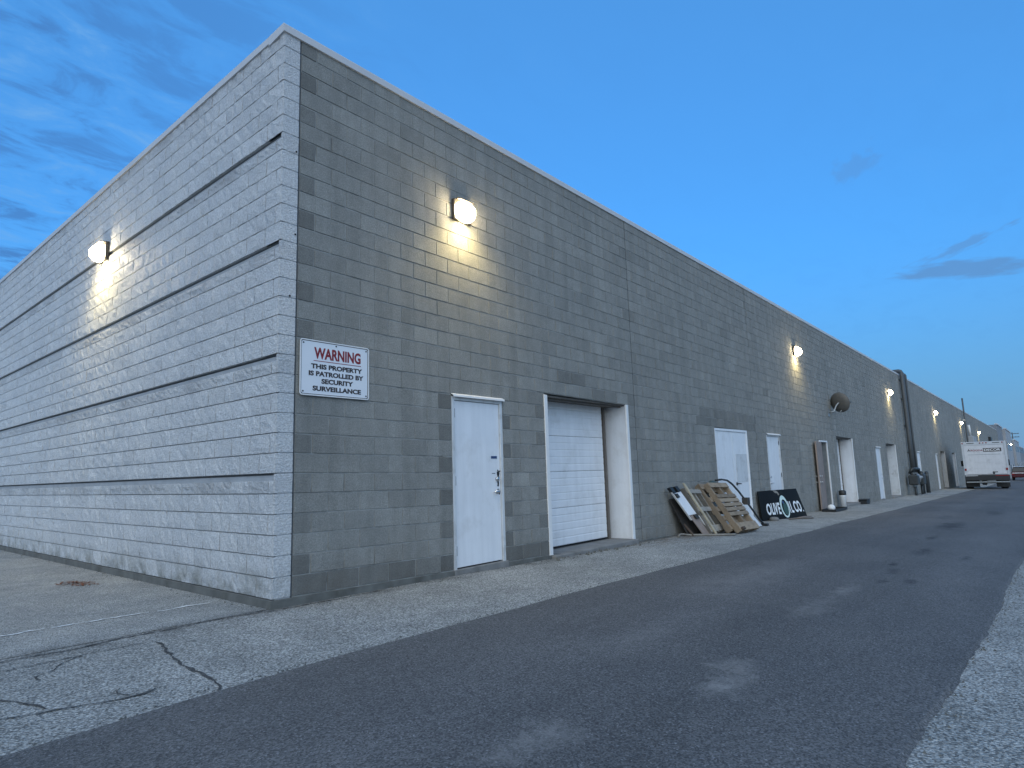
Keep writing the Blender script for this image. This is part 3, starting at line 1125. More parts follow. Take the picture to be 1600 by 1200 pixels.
# double door behind the pallets
x0, x1 = 10.96, 13.05
zb = ground(12, 0) + 0.02
zt = zc_(12, 11) - 0.005
dd = MB()
dd.box(x0, x0 + 0.05, 0.0, 0.12, zb, zt - 0.002, 0.003)
dd.box(x1 - 0.05, x1, 0.0, 0.12, zb, zt - 0.002, 0.003)
dd.box(x0 + 0.051, x1 - 0.051, 0.0, 0.12, zt - 0.06, zt - 0.002, 0.003)
ddf = dd.build('double_door', 'white', wh)
ddf['label'] = 'white double door behind the wooden pallets'
xm = 12.03
for a, b in ((x0 + 0.053, xm - 0.008), (xm + 0.008, x1 - 0.053)):
    l = MB()
    l.box(a, b, 0.02, 0.065, zb + 0.01, zt - 0.065, 0.002)
    l.build('door_leaf', 'white', ddf)
l = MB()
for a, b, c, d in ((12.18, 12.92, zt - 0.62, zt - 0.605), (12.18, 12.92, zt - 1.30, zt - 1.285), (12.18, 12.195, zt - 1.285, zt - 0.62), (12.905, 12.92, zt - 1.285, zt - 0.62)):
    l.box(a, b, 0.0145, 0.021, c, d)
l.box(12.196, 12.904, 0.0165, 0.021, zt - 1.284, zt - 0.621)
l.build('blanked_window', 'white_old', ddf)
l = MB()
l.lathe([(0.04, 0), (0.04, 0.015), (0.016, 0.02), (0.016, 0.055)], (xm + 0.1, 0.02, zb + 0.95), (0, -1, 0), 12)
l.tube([(xm + 0.1, -0.04, zb + 0.95), (xm + 0.24, -0.04, zb + 0.945)], 0.013, 8)
l.build('lever_handle', 'black', ddf)
l = MB()
l.box(x0 + 0.05, x1 - 0.05, 0.075, 0.09, zb - 0.05, zt - 0.05)
l.build('door_gap', 'dark_gap', ddf)
l = MB()
l.box(x0 - 0.02, x1 + 0.02, -0.02, 0.2, zb - 0.4, zb + 0.005)
l.build('threshold', 'concrete', ddf)

door_unit(14.53, 15.65, ground(15, 0) + 0.03, zc_(15, 11) - 0.02, hinge='right', label='white steel door behind the black sign board')
door_unit(29.2, 30.25, ground(29.7, 0) + 0.03, zc_(29.7, 11) - 0.02, label='white steel door between the two far recessed bays')
door_unit(41.3, 42.5, ground(42, 0) + 0.03, zc_(42, 11) - 0.02, label='white steel door behind the gas meter bollards')
door_unit(49.7, 50.6, ground(50, 0) + 0.03, zc_(50, 11) - 0.02, label='white steel door close to the parked box truck')

# open doorway with its brown leaf folded back against the wall
x0, x1 = 19.83, 20.88
zb, zt = ground(20.3, 0) + 0.02, zc_(20.3, 11) - 0.005
f = MB()
f.box(x0, x0 + 0.05, -0.012, 0.14, zb, zt, 0.003)
f.box(x1 - 0.05, x1, -0.012, 0.03, zb, zt, 0.003)
f.box(x0 + 0.051, x1 - 0.051, -0.012, 0.14, zt - 0.05, zt, 0.003)
od = f.build('open_doorway', 'white', wh)
od['label'] = 'open doorway with a brown door leaf folded back'
l = MB()
l.box(x0 + 0.05, x1 - 0.05, 0.85, 0.9, zb - 0.1, zt)
l.box(x0 - 0.02, x0 + 0.049, 0.141, 0.9, zb - 0.1, zt)
l.box(x0, x1, 0.141, 0.9, zt + .001, zt + 0.05)
l.build('dark_interior', 'interior', od)
l = MB()
l.box(x1 - 0.049, x1 + 0.02, 0.031, 0.9, zb - 0.1, zt)
l.build('inner_jamb', 'galv', od)
hx, hy = x0 + 0.01, -0.075
ang = math.radians(177)
ux, uy = -math.cos(math.pi - ang), -math.sin(math.pi - ang)
px_, py_ = -uy, ux
leafw = 0.84


def LP(u, w, z):
    return (hx + ux * u - px_ * w * 1.0, hy + uy * u - py_ * w * 1.0, z)


l = MB()
l.hexa([LP(0, 0, zb + .01), LP(leafw, 0, zb + .01), LP(leafw, .045, zb + .01), LP(0, .045, zb + .01),
        LP(0, 0, zt - .055), LP(leafw, 0, zt - .055), LP(leafw, .045, zt - .055), LP(0, .045, zt - .055)], 0.003)
ol = l.build('door_leaf', 'brown_door', od)
for zz in (0.93, 1.12):
    l = MB()
    c = LP(leafw - 0.09, 0.0, zb + zz)
    for s_ in (-1, 1):
        nrm = (px_ * s_, py_ * s_, 0)
        cc = LP(leafw - 0.09, 0.0 if s_ > 0 else 0.045, zb + zz)
        l.lathe([(0.035, 0), (0.035, 0.012), (0.013, 0.02), (0.013, 0.05), (0.03, 0.055), (0.03, 0.075), (0, 0.08)], cc, nrm, 10)
    l.build('door_knob' if zz < 1 else 'deadbolt', 'steel', ol)


# ---- recessed loading bays
def bay(x0, x1, n, depth, sections, label, dark=False, jamb='white_old', trims=False):
    zb = ground((x0 + x1) / 2, 0) + 0.06
    zt = zc_((x0 + x1) / 2, n) - 0.004
    dm = MB()
    dm.box(x0 + 0.12, x1 - 0.12, depth + 0.06, depth + 0.075, zb - 0.05, zt)
    d = dm.build('garage_door', 'dark_gap', wh)
    d['label'] = label
    if not dark:
        zz = [zb + 0.035] + [zb + 0.035 + (zt - 0.05 - zb) * s for s in sections]
        for a, b in zip(zz, zz[1:]):
            p = MB()
            # ribbed section: shallow horizontal corrugations
            prof = [(depth + 0.05, a + 0.003)]
            k = 5
            for q in range(k):
                z0_ = a + 0.003 + (b - a - 0.006) * q / k
                z1_ = a + 0.003 + (b - a - 0.006) * (q + 1) / k
                w = (z1_ - z0_)
                prof += [(depth + 0.010, z0_ + 0.008 * (q > 0)), (depth + 0.006, z0_ + w * 0.12), (depth + 0.006, z1_ - w * 0.12), (depth + 0.010, z1_ - 0.008 * (q < k - 1))]
            prof.append((depth + 0.05, b - 0.003))
            p.prism(prof, x0 + 0.15, x1 - 0.22)
            p.build('door_panel', 'white', d)
        w = MB()
        w.box(x0 + 0.15, x1 - 0.22, depth, depth + 0.055, zb + 0.012, zb + 0.035)
        w.build('bottom_seal', 'dark_gap', d)
    tr = MB()
    tr.box(x1 - 0.185, x1 - 0.125, depth - 0.01, depth + 0.06, zb, zt - 0.03)
    tr.build('door_track', 'dark_wood', d)
    j = MB()
    j.box(x1 - 0.022, x1 - 0.001, 0.02, depth + 0.06, zb - 0.02, zt - 0.002)
    j.build('jamb_board', jamb, d)
    j = MB()
    j.box(x0 + 0.001, x0 + 0.022, 0.02, depth + 0.06, zb - 0.02, zt - 0.002)
    j.build('jamb_board', jamb, d)
    j = MB()
    j.box(x1 - 0.052, x1 + 0.03, -0.012, 0.019, zb - 0.06, zt - 0.01, 0.003)
    j.build('jamb_trim', 'white_trim', d)
    j = MB()
    j.box(x0 - 0.03, x0 + 0.052, -0.012, 0.019, zb - 0.14, zt - 0.01, 0.003)
    if trims:
        j.build('jamb_trim', 'white_trim', d)
    j = MB()
    j.box(x0 + 0.024, x1 - 0.024, 0.05, depth + 0.055, zt - 0.03, zt - 0.003)
    j.box(x0 + 0.024, x1 - 0.024, 0.12, 0.16, zt - 0.055, zt - 0.031)
    j.build('lintel_board', 'dark_wood', d)
    s = MB()
    s.box(x0, x1, -0.10, depth + 0.1, zb - 0.6, zb + 0.002, 0.012)
    s.build('sill', 'concrete', d)
    if dark:
        q = MB()
        q.box(x0, x1, depth + 0.9, depth + 0.95, zb - 0.1, zt)
        q.build('dark_interior', 'interior', d)
    return d


bay(4.44, 6.95, 12, 0.42, (0.255, 0.505, 0.755, 1.0), 'nearest white sectional garage door in its deep recess', jamb='white', trims=True)
bay(22.25, 24.75, 12, 0.45, (0.25, 0.5, 0.75, 1.0), 'recessed loading bay below the satellite dish', jamb='white')
bay(31.85, 34.3, 12, 0.45, (0.25, 0.5, 0.75, 1.0), 'scuffed recessed loading bay just before the tall pipes')
bay(52.8, 55.4, 12, 0.45, (0.25, 0.5, 0.75, 1.0), 'recessed loading bay just before the dark one')
bay(60.5, 62.8, 12, 0.45, (), 'dark open loading bay behind the box truck', dark=True)

# ------------------------------------------------------------------ wall lamps
def wall_lamp(x, z, label):
    """wall pack at (x, 0, z), opening towards -y"""
    t = thing('wall_lamp', label, 'wall lamp', (x, 0, z), 'lit wall lamps on the block walls')
    w = 0.17
    h = MB()
    h.box(x - w, x + w, -0.06, -0.003, z - 0.11, z + 0.185, 0.008)
    h.prism([(-0.061, z + 0.185), (-0.061, z + 0.172), (-0.11, z + 0.168), (-0.15, z + 0.150), (-0.155, z + 0.158), (-0.115, z + 0.18)], x - w + .03, x + w - .03)
    h.build('housing', 'bronze', t)
    l = MB()
    # bulging glass refractor: half a superellipsoid below the hood
    nu_, nv_ = 14, 9
    vs_ = []
    for j in range(nv_ + 1):
        ph_ = -math.pi / 2 + math.pi * j / nv_
        for i in range(nu_ + 1):
            th_ = math.pi * i / nu_
            sg_ = lambda v, e: math.copysign(abs(v) ** e, v)
            cx_ = sg_(math.cos(th_), 0.9) * sg_(math.cos(ph_), 0.8)
            cy_ = sg_(math.sin(th_), 0.9) * sg_(math.cos(ph_), 0.8)
            vs_.append((x + 0.165 * cx_, -0.062 - 0.165 * max(0.0, cy_) * (1.0 if ph_ < 0.2 else 0.9), z + 0.015 + 0.140 * sg_(math.sin(ph_), 0.85)))
    l.add(vs_, [(j * (nu_ + 1) + i, j * (nu_ + 1) + i + 1, (j + 1) * (nu_ + 1) + i + 1, (j + 1) * (nu_ + 1) + i) for j in range(nv_) for i in range(nu_)], True)
    l.build('lens', 'lens', t)
    ld = bpy.data.lights.new('lamp_light', 'SPOT')
    ld.energy = 13
    ld.color = (1.0, 0.80, 0.38)
    ld.spot_size = math.radians(150)
    ld.spot_blend = 1.0
    ld.shadow_soft_size = 0.09
    lo = bpy.data.objects.new('lamp_light', ld)
    COL.objects.link(lo)
    lo.parent = t
    lo.location = (0, -0.31, -0.10)
    lo.rotation_euler = (math.radians(14), 0, 0)
    return t


LAMPS = [(2.66, 4.68, 'lit wall lamp above the nearest white door, largest on the grey wall'),
         (17.95, 4.72, 'lit wall lamp above the black sign board and open brown door'),
         (33.95, 4.64, 'lit wall lamp just left of the tall pipes'),
         (51.8, 4.53, 'lit wall lamp between the tall pipes and the box truck'),
         (70.9, 4.55, 'lit wall lamp beside the roof vent pipe, left of the truck top'),
         (92.2, 4.25, 'lit wall lamp just over the box truck roof')]
wl = None
for x, z, lab in LAMPS:
    if wl is None:
        wl = wall_lamp(x, z, lab)
    else:
        o = copy_tree(wl)
        o.location = (x, 0, z)
        o['label'] = lab
o = copy_tree(wl)
o.location = (0, 5.35, 4.79)
o.rotation_euler = (0, 0, math.radians(-90))
o['label'] = 'lit wall lamp on the white split-face end wall'
for ch in o.children:
    if ch.type == 'LIGHT':
        ch.location.y = -0.33

# ------------------------------------------------------------------ warning sign
SX0, SX1, SZ0, SZ1 = 0.235, 1.105, 1.995, 2.59
sg = thing('warning_sign', 'white metal security warning sign with red and dark lettering on the grey wall', 'sign', ((SX0 + SX1) / 2, 0, SZ0))


def rrect(x0, x1, z0, z1, r, k=4):
    pts = []
    for cx_, cz_, a0 in ((x1 - r, z0 + r, -90), (x1 - r, z1 - r, 0), (x0 + r, z1 - r, 90), (x0 + r, z0 + r, 180)):
        for i in range(k + 1):
            t = math.radians(a0 + 90 * i / k)
            pts.append((cx_ + r * math.cos(t), cz_ + r * math.sin(t)))
    return pts


m_ = MB()
m_.prism(rrect(SX0, SX1, SZ0, SZ1, 0.03), -0.022, -0.018, 'y')
m_.build('sign_panel', 'sign_white', sg)


def ring(mb, outer, inner, y0, y1):
    n = len(outer)
    vs = [(a, y0, b) for a, b in outer] + [(a, y0, b) for a, b in inner] + [(a, y1, b) for a, b in outer] + [(a, y1, b) for a, b in inner]
    fs = []
    for i in range(n):
        j = (i + 1) % n
        fs += [(i, j, n + j, n + i), (2 * n + i, 2 * n + j, j, i), (n + i, n + j, 3 * n + j, 3 * n + i), (2 * n + j, 2 * n + i, 3 * n + i, 3 * n + j)]
    mb.add(vs, fs)


m_ = MB()
ring(m_, rrect(SX0, SX1, SZ0, SZ1, 0.03), rrect(SX0 + .012, SX1 - .012, SZ0 + .012, SZ1 - .012, 0.017), -0.027, -0.0221)
m_.build('raised_edge', 'white_trim', sg)
m_ = MB()
ring(m_, rrect(SX0 + .0125, SX1 - .0125, SZ0 + .0125, SZ1 - .0125, 0.017), rrect(SX0 + .019, SX1 - .019, SZ0 + .019, SZ1 - .019, 0.02), -0.0229, -0.0221)
m_.build('border_line', 'sign_black', sg)
sw, sh = SX1 - SX0, SZ1 - SZ0


def smap(u, v, h):
    return (SX0 + u * sw, -0.0222 - h, SZ0 + v * sh)


text_obj('lettering', 'WARNING', smap, 'sign_red', sg, 0.035, 0.0012, (0.19, 0.87, 0.665, 0.875))
for body_, b_ in (('THIS PROPERTY', (0.15, 0.895, 0.485, 0.575)), ('IS PATROLLED BY', (0.12, 0.915, 0.355, 0.445)),
                  ('SECURITY', (0.295, 0.755, 0.225, 0.315)), ('SURVEILLANCE', (0.175, 0.875, 0.09, 0.18))):
    text_obj('lettering', body_, smap, 'sign_black', sg, 0.045, 0.0012, b_)
m_ = MB()
m_.box(SX0 + 0.185 * sw, SX0 + 0.875 * sw, -0.0232, -0.0222, SZ0 + 0.622 * sh, SZ0 + 0.634 * sh)
m_.build('underline', 'sign_red', sg)
for u, v in ((0.045, 0.93), (0.955, 0.93), (0.045, 0.07), (0.955, 0.07), (0.5, 0.94)):
    m_ = MB()
    p = smap(u, v, 0)
    m_.lathe([(0.009, 0), (0.009, 0.003), (0.004, 0.005), (0, 0.005)], p, (0, -1, 0), 10)
    m_.lathe([(0.005, 0), (0.005, -0.02)], (p[0], p[1] + 0.004, p[2]), (0, -1, 0), 6)
    m_.build('screw', 'black', sg)

# small plugs left in the corner blocks
for z_, x_ in ((4.63, 0.165), (3.02, 0.12), (3.7, 0.17)):
    m_ = MB()
    m_.lathe([(0.011, 0), (0.011, 0.003), (0, 0.004)], (x_, 0.0, z_), (0, -1, 0), 10)
    m_.build('weep_hole', 'dark_gap', wh)


# ------------------------------------------------------------------ leaning pallets and boards
def bilin(BL, BR, TL, TR):
    BL, BR, TL, TR = map(Vector, (BL, BR, TL, TR))
    nrm = ((BR - BL).cross(TL - BL)).normalized()
    if nrm.y > 0:
        nrm = -nrm

    def f(u, v, w):
        return BL * (1 - u) * (1 - v) + BR * u * (1 - v) + TL * (1 - u) * v + TR * u * v + nrm * w
    return f


def slab(f, u0, u1, v0, v1, w0, w1, bev=0.004):
    mb = MB()
    mb.hexa([f(u0, v0, w0), f(u1, v0, w0), f(u1, v0, w1), f(u0, v0, w1), f(u0, v1, w0), f(u1, v1, w0), f(u1, v1, w1), f(u0, v1, w1)], bev)
    return mb


def part_slab(name, mat, parent, f, u0, u1, v0, v1, w0, w1, bev=0.004):
    mb = slab(f, u0, u1, v0, v1, w0, w1, bev)
    c = sum((Vector(p) for p in mb.v), Vector()) / len(mb.v)
    o = mb.build(name, mat, parent)
    return o


def pallet(f, label, mat, deck, back, loc, stringers=(0, .47, .94), sw_=0.06, tips=None):
    t = thing('wooden_pallet', label, 'pallet', loc, 'wooden pallets leaning on the wall')
    for s in stringers:
        part_slab('stringer', mat, t, f, s, s + sw_, 0.0, 1.0, 0.0, 0.10)
    for v0, v1 in deck:
        part_slab('board', mat, t, f, random.uniform(-.008, .008), 1 + random.uniform(-.01, .01), v0, v1, 0.1005, 0.120)
    for v0, v1 in back:
        part_slab('board', mat, t, f, 0, 1, v0, v1, -0.020, -0.0005)
    return t


A = bilin((9.60, -0.86, ground(9.6, -.86) + .01), (10.50, -0.92, ground(10.5, -.92) + .01), (9.64, -0.20, 0.74), (10.66, -0.20, 0.70))
gp = pallet(A, 'tan pine pallet with close-set slats, frontmost of the leaning stack', 'wood_tan',
            [(0.0, 0.155), (0.30, 0.375), (0.395, 0.47), (0.49, 0.56), (0.58, 0.655), (0.675, 0.75), (0.90, 1.0)],
            [(0.01, 0.15), (0.19, 0.32), (0.86, 0.99), (0.70, 0.82)], (10.0, -0.6, ground(10, -.6)))
part_slab('end_block', 'wood_dark', gp, A, 0.02, 0.13, 0.0, 0.05, 0.1205, 0.18)
A2 = bilin((9.52, -0.70, ground(9.5, -.7) + .01), (10.42, -0.76, ground(10.4, -.76) + .01), (9.50, -0.06, 0.72), (10.5, -0.06, 0.68))
pallet(A2, 'brown pallet sandwiched directly behind the tan pine pallet', 'wood_tan', [(0.02, 0.13), (0.2, 0.3), (0.4, 0.5), (0.6, 0.7), (0.88, 1.0)],
       [(0.02, 0.14), (0.4, 0.52), (0.86, 0.98)], (9.9, -0.4, ground(9.9, -.4)))
B = bilin((9.16, -0.42, ground(9.2, -.42) + .01), (9.78, -0.46, ground(9.8, -.46) + .01), (8.70, -0.10, 0.70), (9.38, -0.10, 0.66))
pallet(B, 'weathered grey pallet with wide gaps, left of the tan pallets', 'wood_grey', [(0.02, 0.16), (0.47, 0.57), (0.88, 0.97)],
       [(0.0, 0.42), (0.6, 0.95)], (9.2, -0.4, ground(9.2, -.4)), stringers=(0.0, 0.5, 0.93), sw_=0.07)
t = thing('batten', 'long pale timber batten standing on edge left of the grey pallet', 'timber', (8.9, -0.5, ground(8.9, -.5)))
F = bilin((9.22, -0.55, ground(9.2, -.55) + .01), (9.30, -0.55, ground(9.3, -.55) + .01), (8.66, -0.18, 0.82), (8.76, -0.18, 0.80))
part_slab('plank', 'wood_pale', t, F, 0, 1, 0, 1, 0, 0.03)
t = thing('leaning_panel', 'narrow white panel with black ends leaning at the left end of the pallets', 'panel', (8.8, -0.5, ground(8.8, -.5)))
F = bilin((8.93, -0.40, ground(8.9, -.4) + .01), (9.20, -0.46, ground(9.2, -.46) + .01), (8.24, -0.14, 0.66), (8.58, -0.14, 0.70))
part_slab('upper_panel', 'white', t, F, 0.0, 1, 0.46, 0.96, 0, 0.02)
part_slab('lower_panel', 'brown_door', t, F, 0.1, 0.9, 0.0, 0.455, 0, 0.02)
part_slab('frame_side', 'white_trim', t, F, -0.08, -0.005, 0.35, 1.0, -0.01, 0.035)
part_slab('frame_side', 'white_trim', t, F, 1.005, 1.08, 0.0, 0.42, -0.01, 0.035)
part_slab('end_bracket', 'black', t, F, -0.05, 0.30, 0.965, 1.10, -0.03, 0.05)
part_slab('end_bracket', 'black', t, F, 0.62, 0.95, 0.965, 1.08, -0.03, 0.04)
part_slab('clamp', 'bronze', t, F, 0.05, 0.34, 0.86, 0.95, 0.0205, 0.06)
part_slab('clamp', 'bronze', t, F, 0.45, 0.85, 0.36, 0.45, 0.0205, 0.06)
t = thing('timber_offcut', 'short offcut leaning low left of the pallets, shade put into its dark colour', 'timber', (8.6, -0.3, ground(8.6, -.3)))
F = bilin((8.72, -0.30, ground(8.7, -.3)), (8.78, -0.30, ground(8.7, -.3)), (8.56, -0.09, 0.12), (8.62, -0.09, 0.12))
part_slab('plank', 'wood_dark', t, F, 0, 1, 0, 1, 0, 0.03)  # dark wood tone carries the shade over a pale piece
t = thing('shade_sheet', 'added dark sheet standing in for the shade behind the white panel', 'shade sheet', (8.9, -0.2, ground(8.9, -.2)))
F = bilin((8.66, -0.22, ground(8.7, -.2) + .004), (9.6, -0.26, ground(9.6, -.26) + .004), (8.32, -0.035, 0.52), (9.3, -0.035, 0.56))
part_slab('sheet', 'shade_black', t, F, 0, 1, 0, 1, 0, 0.018)  # added sheet, coloured near black in place of the shade there
# hose on the ground
m_ = MB()
pts = []
for k in range(22):
    s = k / 21
    xx = 8.35 + 0.95 * s
    yy_ = -0.18 - 0.62 * s + 0.16 * math.sin(s * 5.2)
    pts.append((xx, yy_, ground(xx, yy_) + 0.022 + 0.03 * max(0, math.sin(s * 9)) * (1 - s)))
m_.tube(pts, 0.02, 8)
tag(m_.build('hose', 'wood_grey', None), 'dull brown hose curling on the ground at the left foot of the pallets', 'hose')
# white board and black rail at the right of the stack
t = thing('white_board', 'white board leaning behind the right edge of the tan pallet', 'board', (11.3, -0.4, ground(11.3, -.4)))
F = bilin((11.25, -0.62, ground(11.2, -.6) + .005), (11.75, -0.62, ground(11.7, -.6) + .005), (10.75, -0.10, 0.66), (11.20, -0.10, 0.66))
part_slab('sheet', 'white_old', t, F, 0, 1, 0, 1, 0, 0.02)
t = thing('bent_rail', 'black bent metal rail with a clamp leaning right of the pallets', 'rail', (11.8, -0.5, ground(11.8, -.5)))
m_ = MB()
m_.tube([(10.55, -0.10, 0.83), (10.85, -0.12, 0.84), (11.1, -0.15, 0.81), (11.25, -0.2, 0.72), (11.40, -0.28, 0.55), (11.62, -0.42, 0.22), (11.85, -0.55, -0.12), (11.96, -0.62, ground(11.96, -.62) + 0.02)], 0.022, 8)
m_.build('tube', 'black', t)
m_ = MB()
m_.box(11.47, 11.62, -0.45, -0.31, 0.24, 0.40, 0.01)
m_.build('clamp', 'bronze', t)
m_ = MB()
m_.box(11.90, 12.02, -0.70, -0.54, ground(11.96, -.62) + 0.002, ground(11.96, -.62) + 0.06, 0.01)
m_.build('foot', 'black', t)
# small folded tarp on top of the stack
m_ = MB()
random.seed(9)
nu = 9
vs = []
for j in range(6):
    for i in range(nu):
        s, q = i / (nu - 1), j / 5
        vs.append((9.95 + 0.48 * s, -0.235 + 0.20 * q, 0.752 + 0.085 * math.sin(math.pi * s) * math.sin(math.pi * min(1, q + .15)) + random.uniform(-.012, .012)))
m_.add(vs, [(j * nu + i, j * nu + i + 1, (j + 1) * nu + i + 1, (j + 1) * nu + i) for j in range(5) for i in range(nu - 1)], True)
MAT['tarp'] = plain('green_tarp', (0.035, 0.06, 0.05), 0.5, 0.2, 9)
o = m_.build('tarp', 'tarp')
so = o.modifiers.new('thickness', 'SOLIDIFY')
so.thickness = 0.02
tag(o, 'crumpled dark green tarp lying on top of the pallets', 'tarp')

# ------------------------------------------------------------------ OLIVE OIL CO. board
TL, TR = Vector((13.27, -0.05, 0.47)), Vector((15.95, -0.22, 0.44))
BL, BR = Vector((13.36, -0.09, ground(13.36, -.09) + .004)), Vector((15.92, -0.47, ground(15.92, -.47) + .004))
OB = bilin(BL, BR, TL, TR)
ob = thing('sign_board', 'black sign board reading OLIVE OIL CO. leaning against the wall', 'sign', (14.6, -0.2, ground(14.6, -.2)))
m_ = MB()
NU = 8
vs, fs = [], []
for w in (0.0, 0.018):
    for j in range(5):
        for i in range(NU + 1):
            vs.append(OB(i / NU, j / 4, w))
n_ = NU + 1
L_ = n_ * 5
for j in range(4):
    for i in range(NU):
        a = j * n_ + i
        fs.append((a, a + n_, a + n_ + 1, a + 1))
        fs.append((L_ + a, L_ + a + 1, L_ + a + n_ + 1, L_ + a + n_))
for i in range(NU):
    fs.append((i, i + 1, L_ + i + 1, L_ + i))
    a = 4 * n_ + i
    fs.append((a + 1, a, L_ + a, L_ + a + 1))
for j in range(4):
    a = j * n_
    fs.append((a + n_, a, L_ + a, L_ + a + n_))
    a = j * n_ + NU
    fs.append((a, a + n_, L_ + a + n_, L_ + a))
m_.add(vs, fs)
m_.build('panel', 'board_black', ob)


def omap(u, v, h):
    return OB(u, v, 0.0186 + h)


for body_, b_ in (('O', (0.125, 0.225, 0.17, 0.565)), ('LIV', (0.235, 0.375, 0.17, 0.565)), ('E', (0.385, 0.435, 0.17, 0.565)), ('I', (0.645, 0.66, 0.18, 0.575)), ('L', (0.685, 0.735, 0.18, 0.575)),
                  ('C', (0.765, 0.845, 0.18, 0.575)), ('O', (0.85, 0.94, 0.18, 0.575)), ('.', (0.955, 0.972, 0.18, 0.235))):
    text_obj('lettering', body_, omap, 'letter', ob, 0.03, 0.002, b_)


def ellipse(cu, cv, ru, rv, k=28):
    return [(cu + ru * math.cos(2 * math.pi * i / k), cv + rv * math.sin(2 * math.pi * i / k)) for i in range(k)]


def disc(name, mat, outer, inner, h0, h1):
    mb = MB()
    n = len(outer)
    vs = [omap(a, b, h1) for a, b in outer] + ([omap(a, b, h1) for a, b in inner] if inner else [])
    vs2 = [omap(a, b, h0) for a, b in outer]
    if inner:
        mb.add(vs, [(i, (i + 1) % n, n + (i + 1) % n, n + i) for i in range(n)])
    else:
        mb.add(vs, [tuple(range(n))])
    mb.add(vs[:n] + vs2, [(i, (i + 1) % n, n + (i + 1) % n, n + i) for i in range(n)])
    mb.build(name, mat, ob)


disc('big_letter', 'pale_green', ellipse(0.545, 0.415, 0.095, 0.385), ellipse(0.548, 0.375, 0.068, 0.285), 0, 0.003)
disc('olive_print', 'olive_green', ellipse(0.56, 0.33, 0.05, 0.215), None, 0, 0.0022)
disc('olive_print', 'label_blue', ellipse(0.535, 0.56, 0.022, 0.05), None, 0.0024, 0.003)
m_ = MB()
pts = [(0.36, 0.995), (0.43, 0.99), (0.48, 0.93), (0.50, 0.84), (0.47, 0.80), (0.455, 0.88), (0.40, 0.90)]
m_.add([omap(a, b, 0.001) for a, b in pts], [tuple(range(7))])
m_.build('torn_sticker', 'wood_grey', ob)
# stone and sticks by the board
m_ = MB()
m_.lathe([(0.0, 0), (0.10, 0.0), (0.12, 0.04), (0.10, 0.085), (0.05, 0.10), (0, 0.102)], (13.72, -0.28, ground(13.72, -.28) - .003), (0.05, 0, 1), 9, False)
tag(m_.build('stone', 'concrete'), 'small grey stone at the left foot of the black sign board', 'stone')
for a, b, lab in (((14.2, -0.50), (15.1, -0.86), 'thin dark stick lying in front of the black sign board'), ((14.9, -0.52), (15.9, -0.60), 'pale reddish stick lying along the foot of the black sign board')):
    m_ = MB()
    m_.tube([(a[0], a[1], ground(*a) + 0.02), ((a[0] + b[0]) / 2, (a[1] + b[1]) / 2 + .02, ground(*a) + 0.015), (b[0], b[1], ground(*b) + 0.016)], 0.014, 7)
    tag(m_.build('stick', 'wood_dark' if 'dark' in lab else 'brown_door'), lab, 'stick')

# ------------------------------------------------------------------ odds and ends by the doors
x, y = 19.15, -0.42
t = thing('tray', 'flat black tray lying before the open brown door', 'tray', (x, y, ground(x, y)))
m_ = MB()
z0 = ground(x, y) + 0.004
m_.box(18.55, 20.05, -0.62, -0.20, z0, z0 + 0.03, 0.004)
m_.build('base', 'black', t)
m_ = MB()
for a, b, c, d in ((18.55, 20.05, -0.62, -0.60), (18.55, 20.05, -0.22, -0.20), (18.55, 18.57, -0.599, -0.221), (20.03, 20.05, -0.599, -0.221)):
    m_.box(a, b, c, d, z0 + 0.031, z0 + 0.085)
m_.build('rim', 'black', t)
m_ = MB()
prof = [(0.0, 0.0)] + [(0.115 * math.sin(math.pi * k / 10) * (1.05 if k < 5 else 1), 0.1 - 0.1 * math.cos(math.pi * k / 10)) for k in range(1, 10)] + [(0.0, 0.2)]
m_.lathe(prof, (18.78, -0.44, z0 + 0.031), n=14)
tag(m_.build('bag', 'plastic_white'), 'round white tied bag resting on the black tray', 'bag')
x, y = 21.45, 0.0
t = thing('bucket', 'tall white plastic bucket standing at the bay mouth', 'bucket', (x, y - .2, ground(x, y)))
z0 = ground(x, y) + 0.002
m_ = MB()
m_.lathe([(0.0, 0.0), (0.085, 0.0), (0.105, 0.40), (0.112, 0.41), (0.112, 0.44), (0.10, 0.44), (0.08, 0.05), (0, 0.05)], (x, y - .2, z0), n=16)
m_.build('pail', 'plastic_white', t)
m_ = MB()
m_.lathe([(0.114, 0.441), (0.118, 0.45), (0.118, 0.58), (0.08, 0.61), (0.0, 0.615)], (x, y - .2, z0), n=16)
m_.build('dark_liner', 'black', t)
x, y = 24.9, -0.18
m_ = MB()
z0 = ground(x, y)
m_.box(24.62, 25.20, -0.32, -0.05, z0 - .01, z0 + 0.16, 0.02)
m_.box(24.59, 25.23, -0.34, -0.03, z0 + 0.161, z0 + 0.19, 0.008)
tag(m_.build('crate', 'black'), 'low black lidded crate against the wall right of the bucket', 'crate')

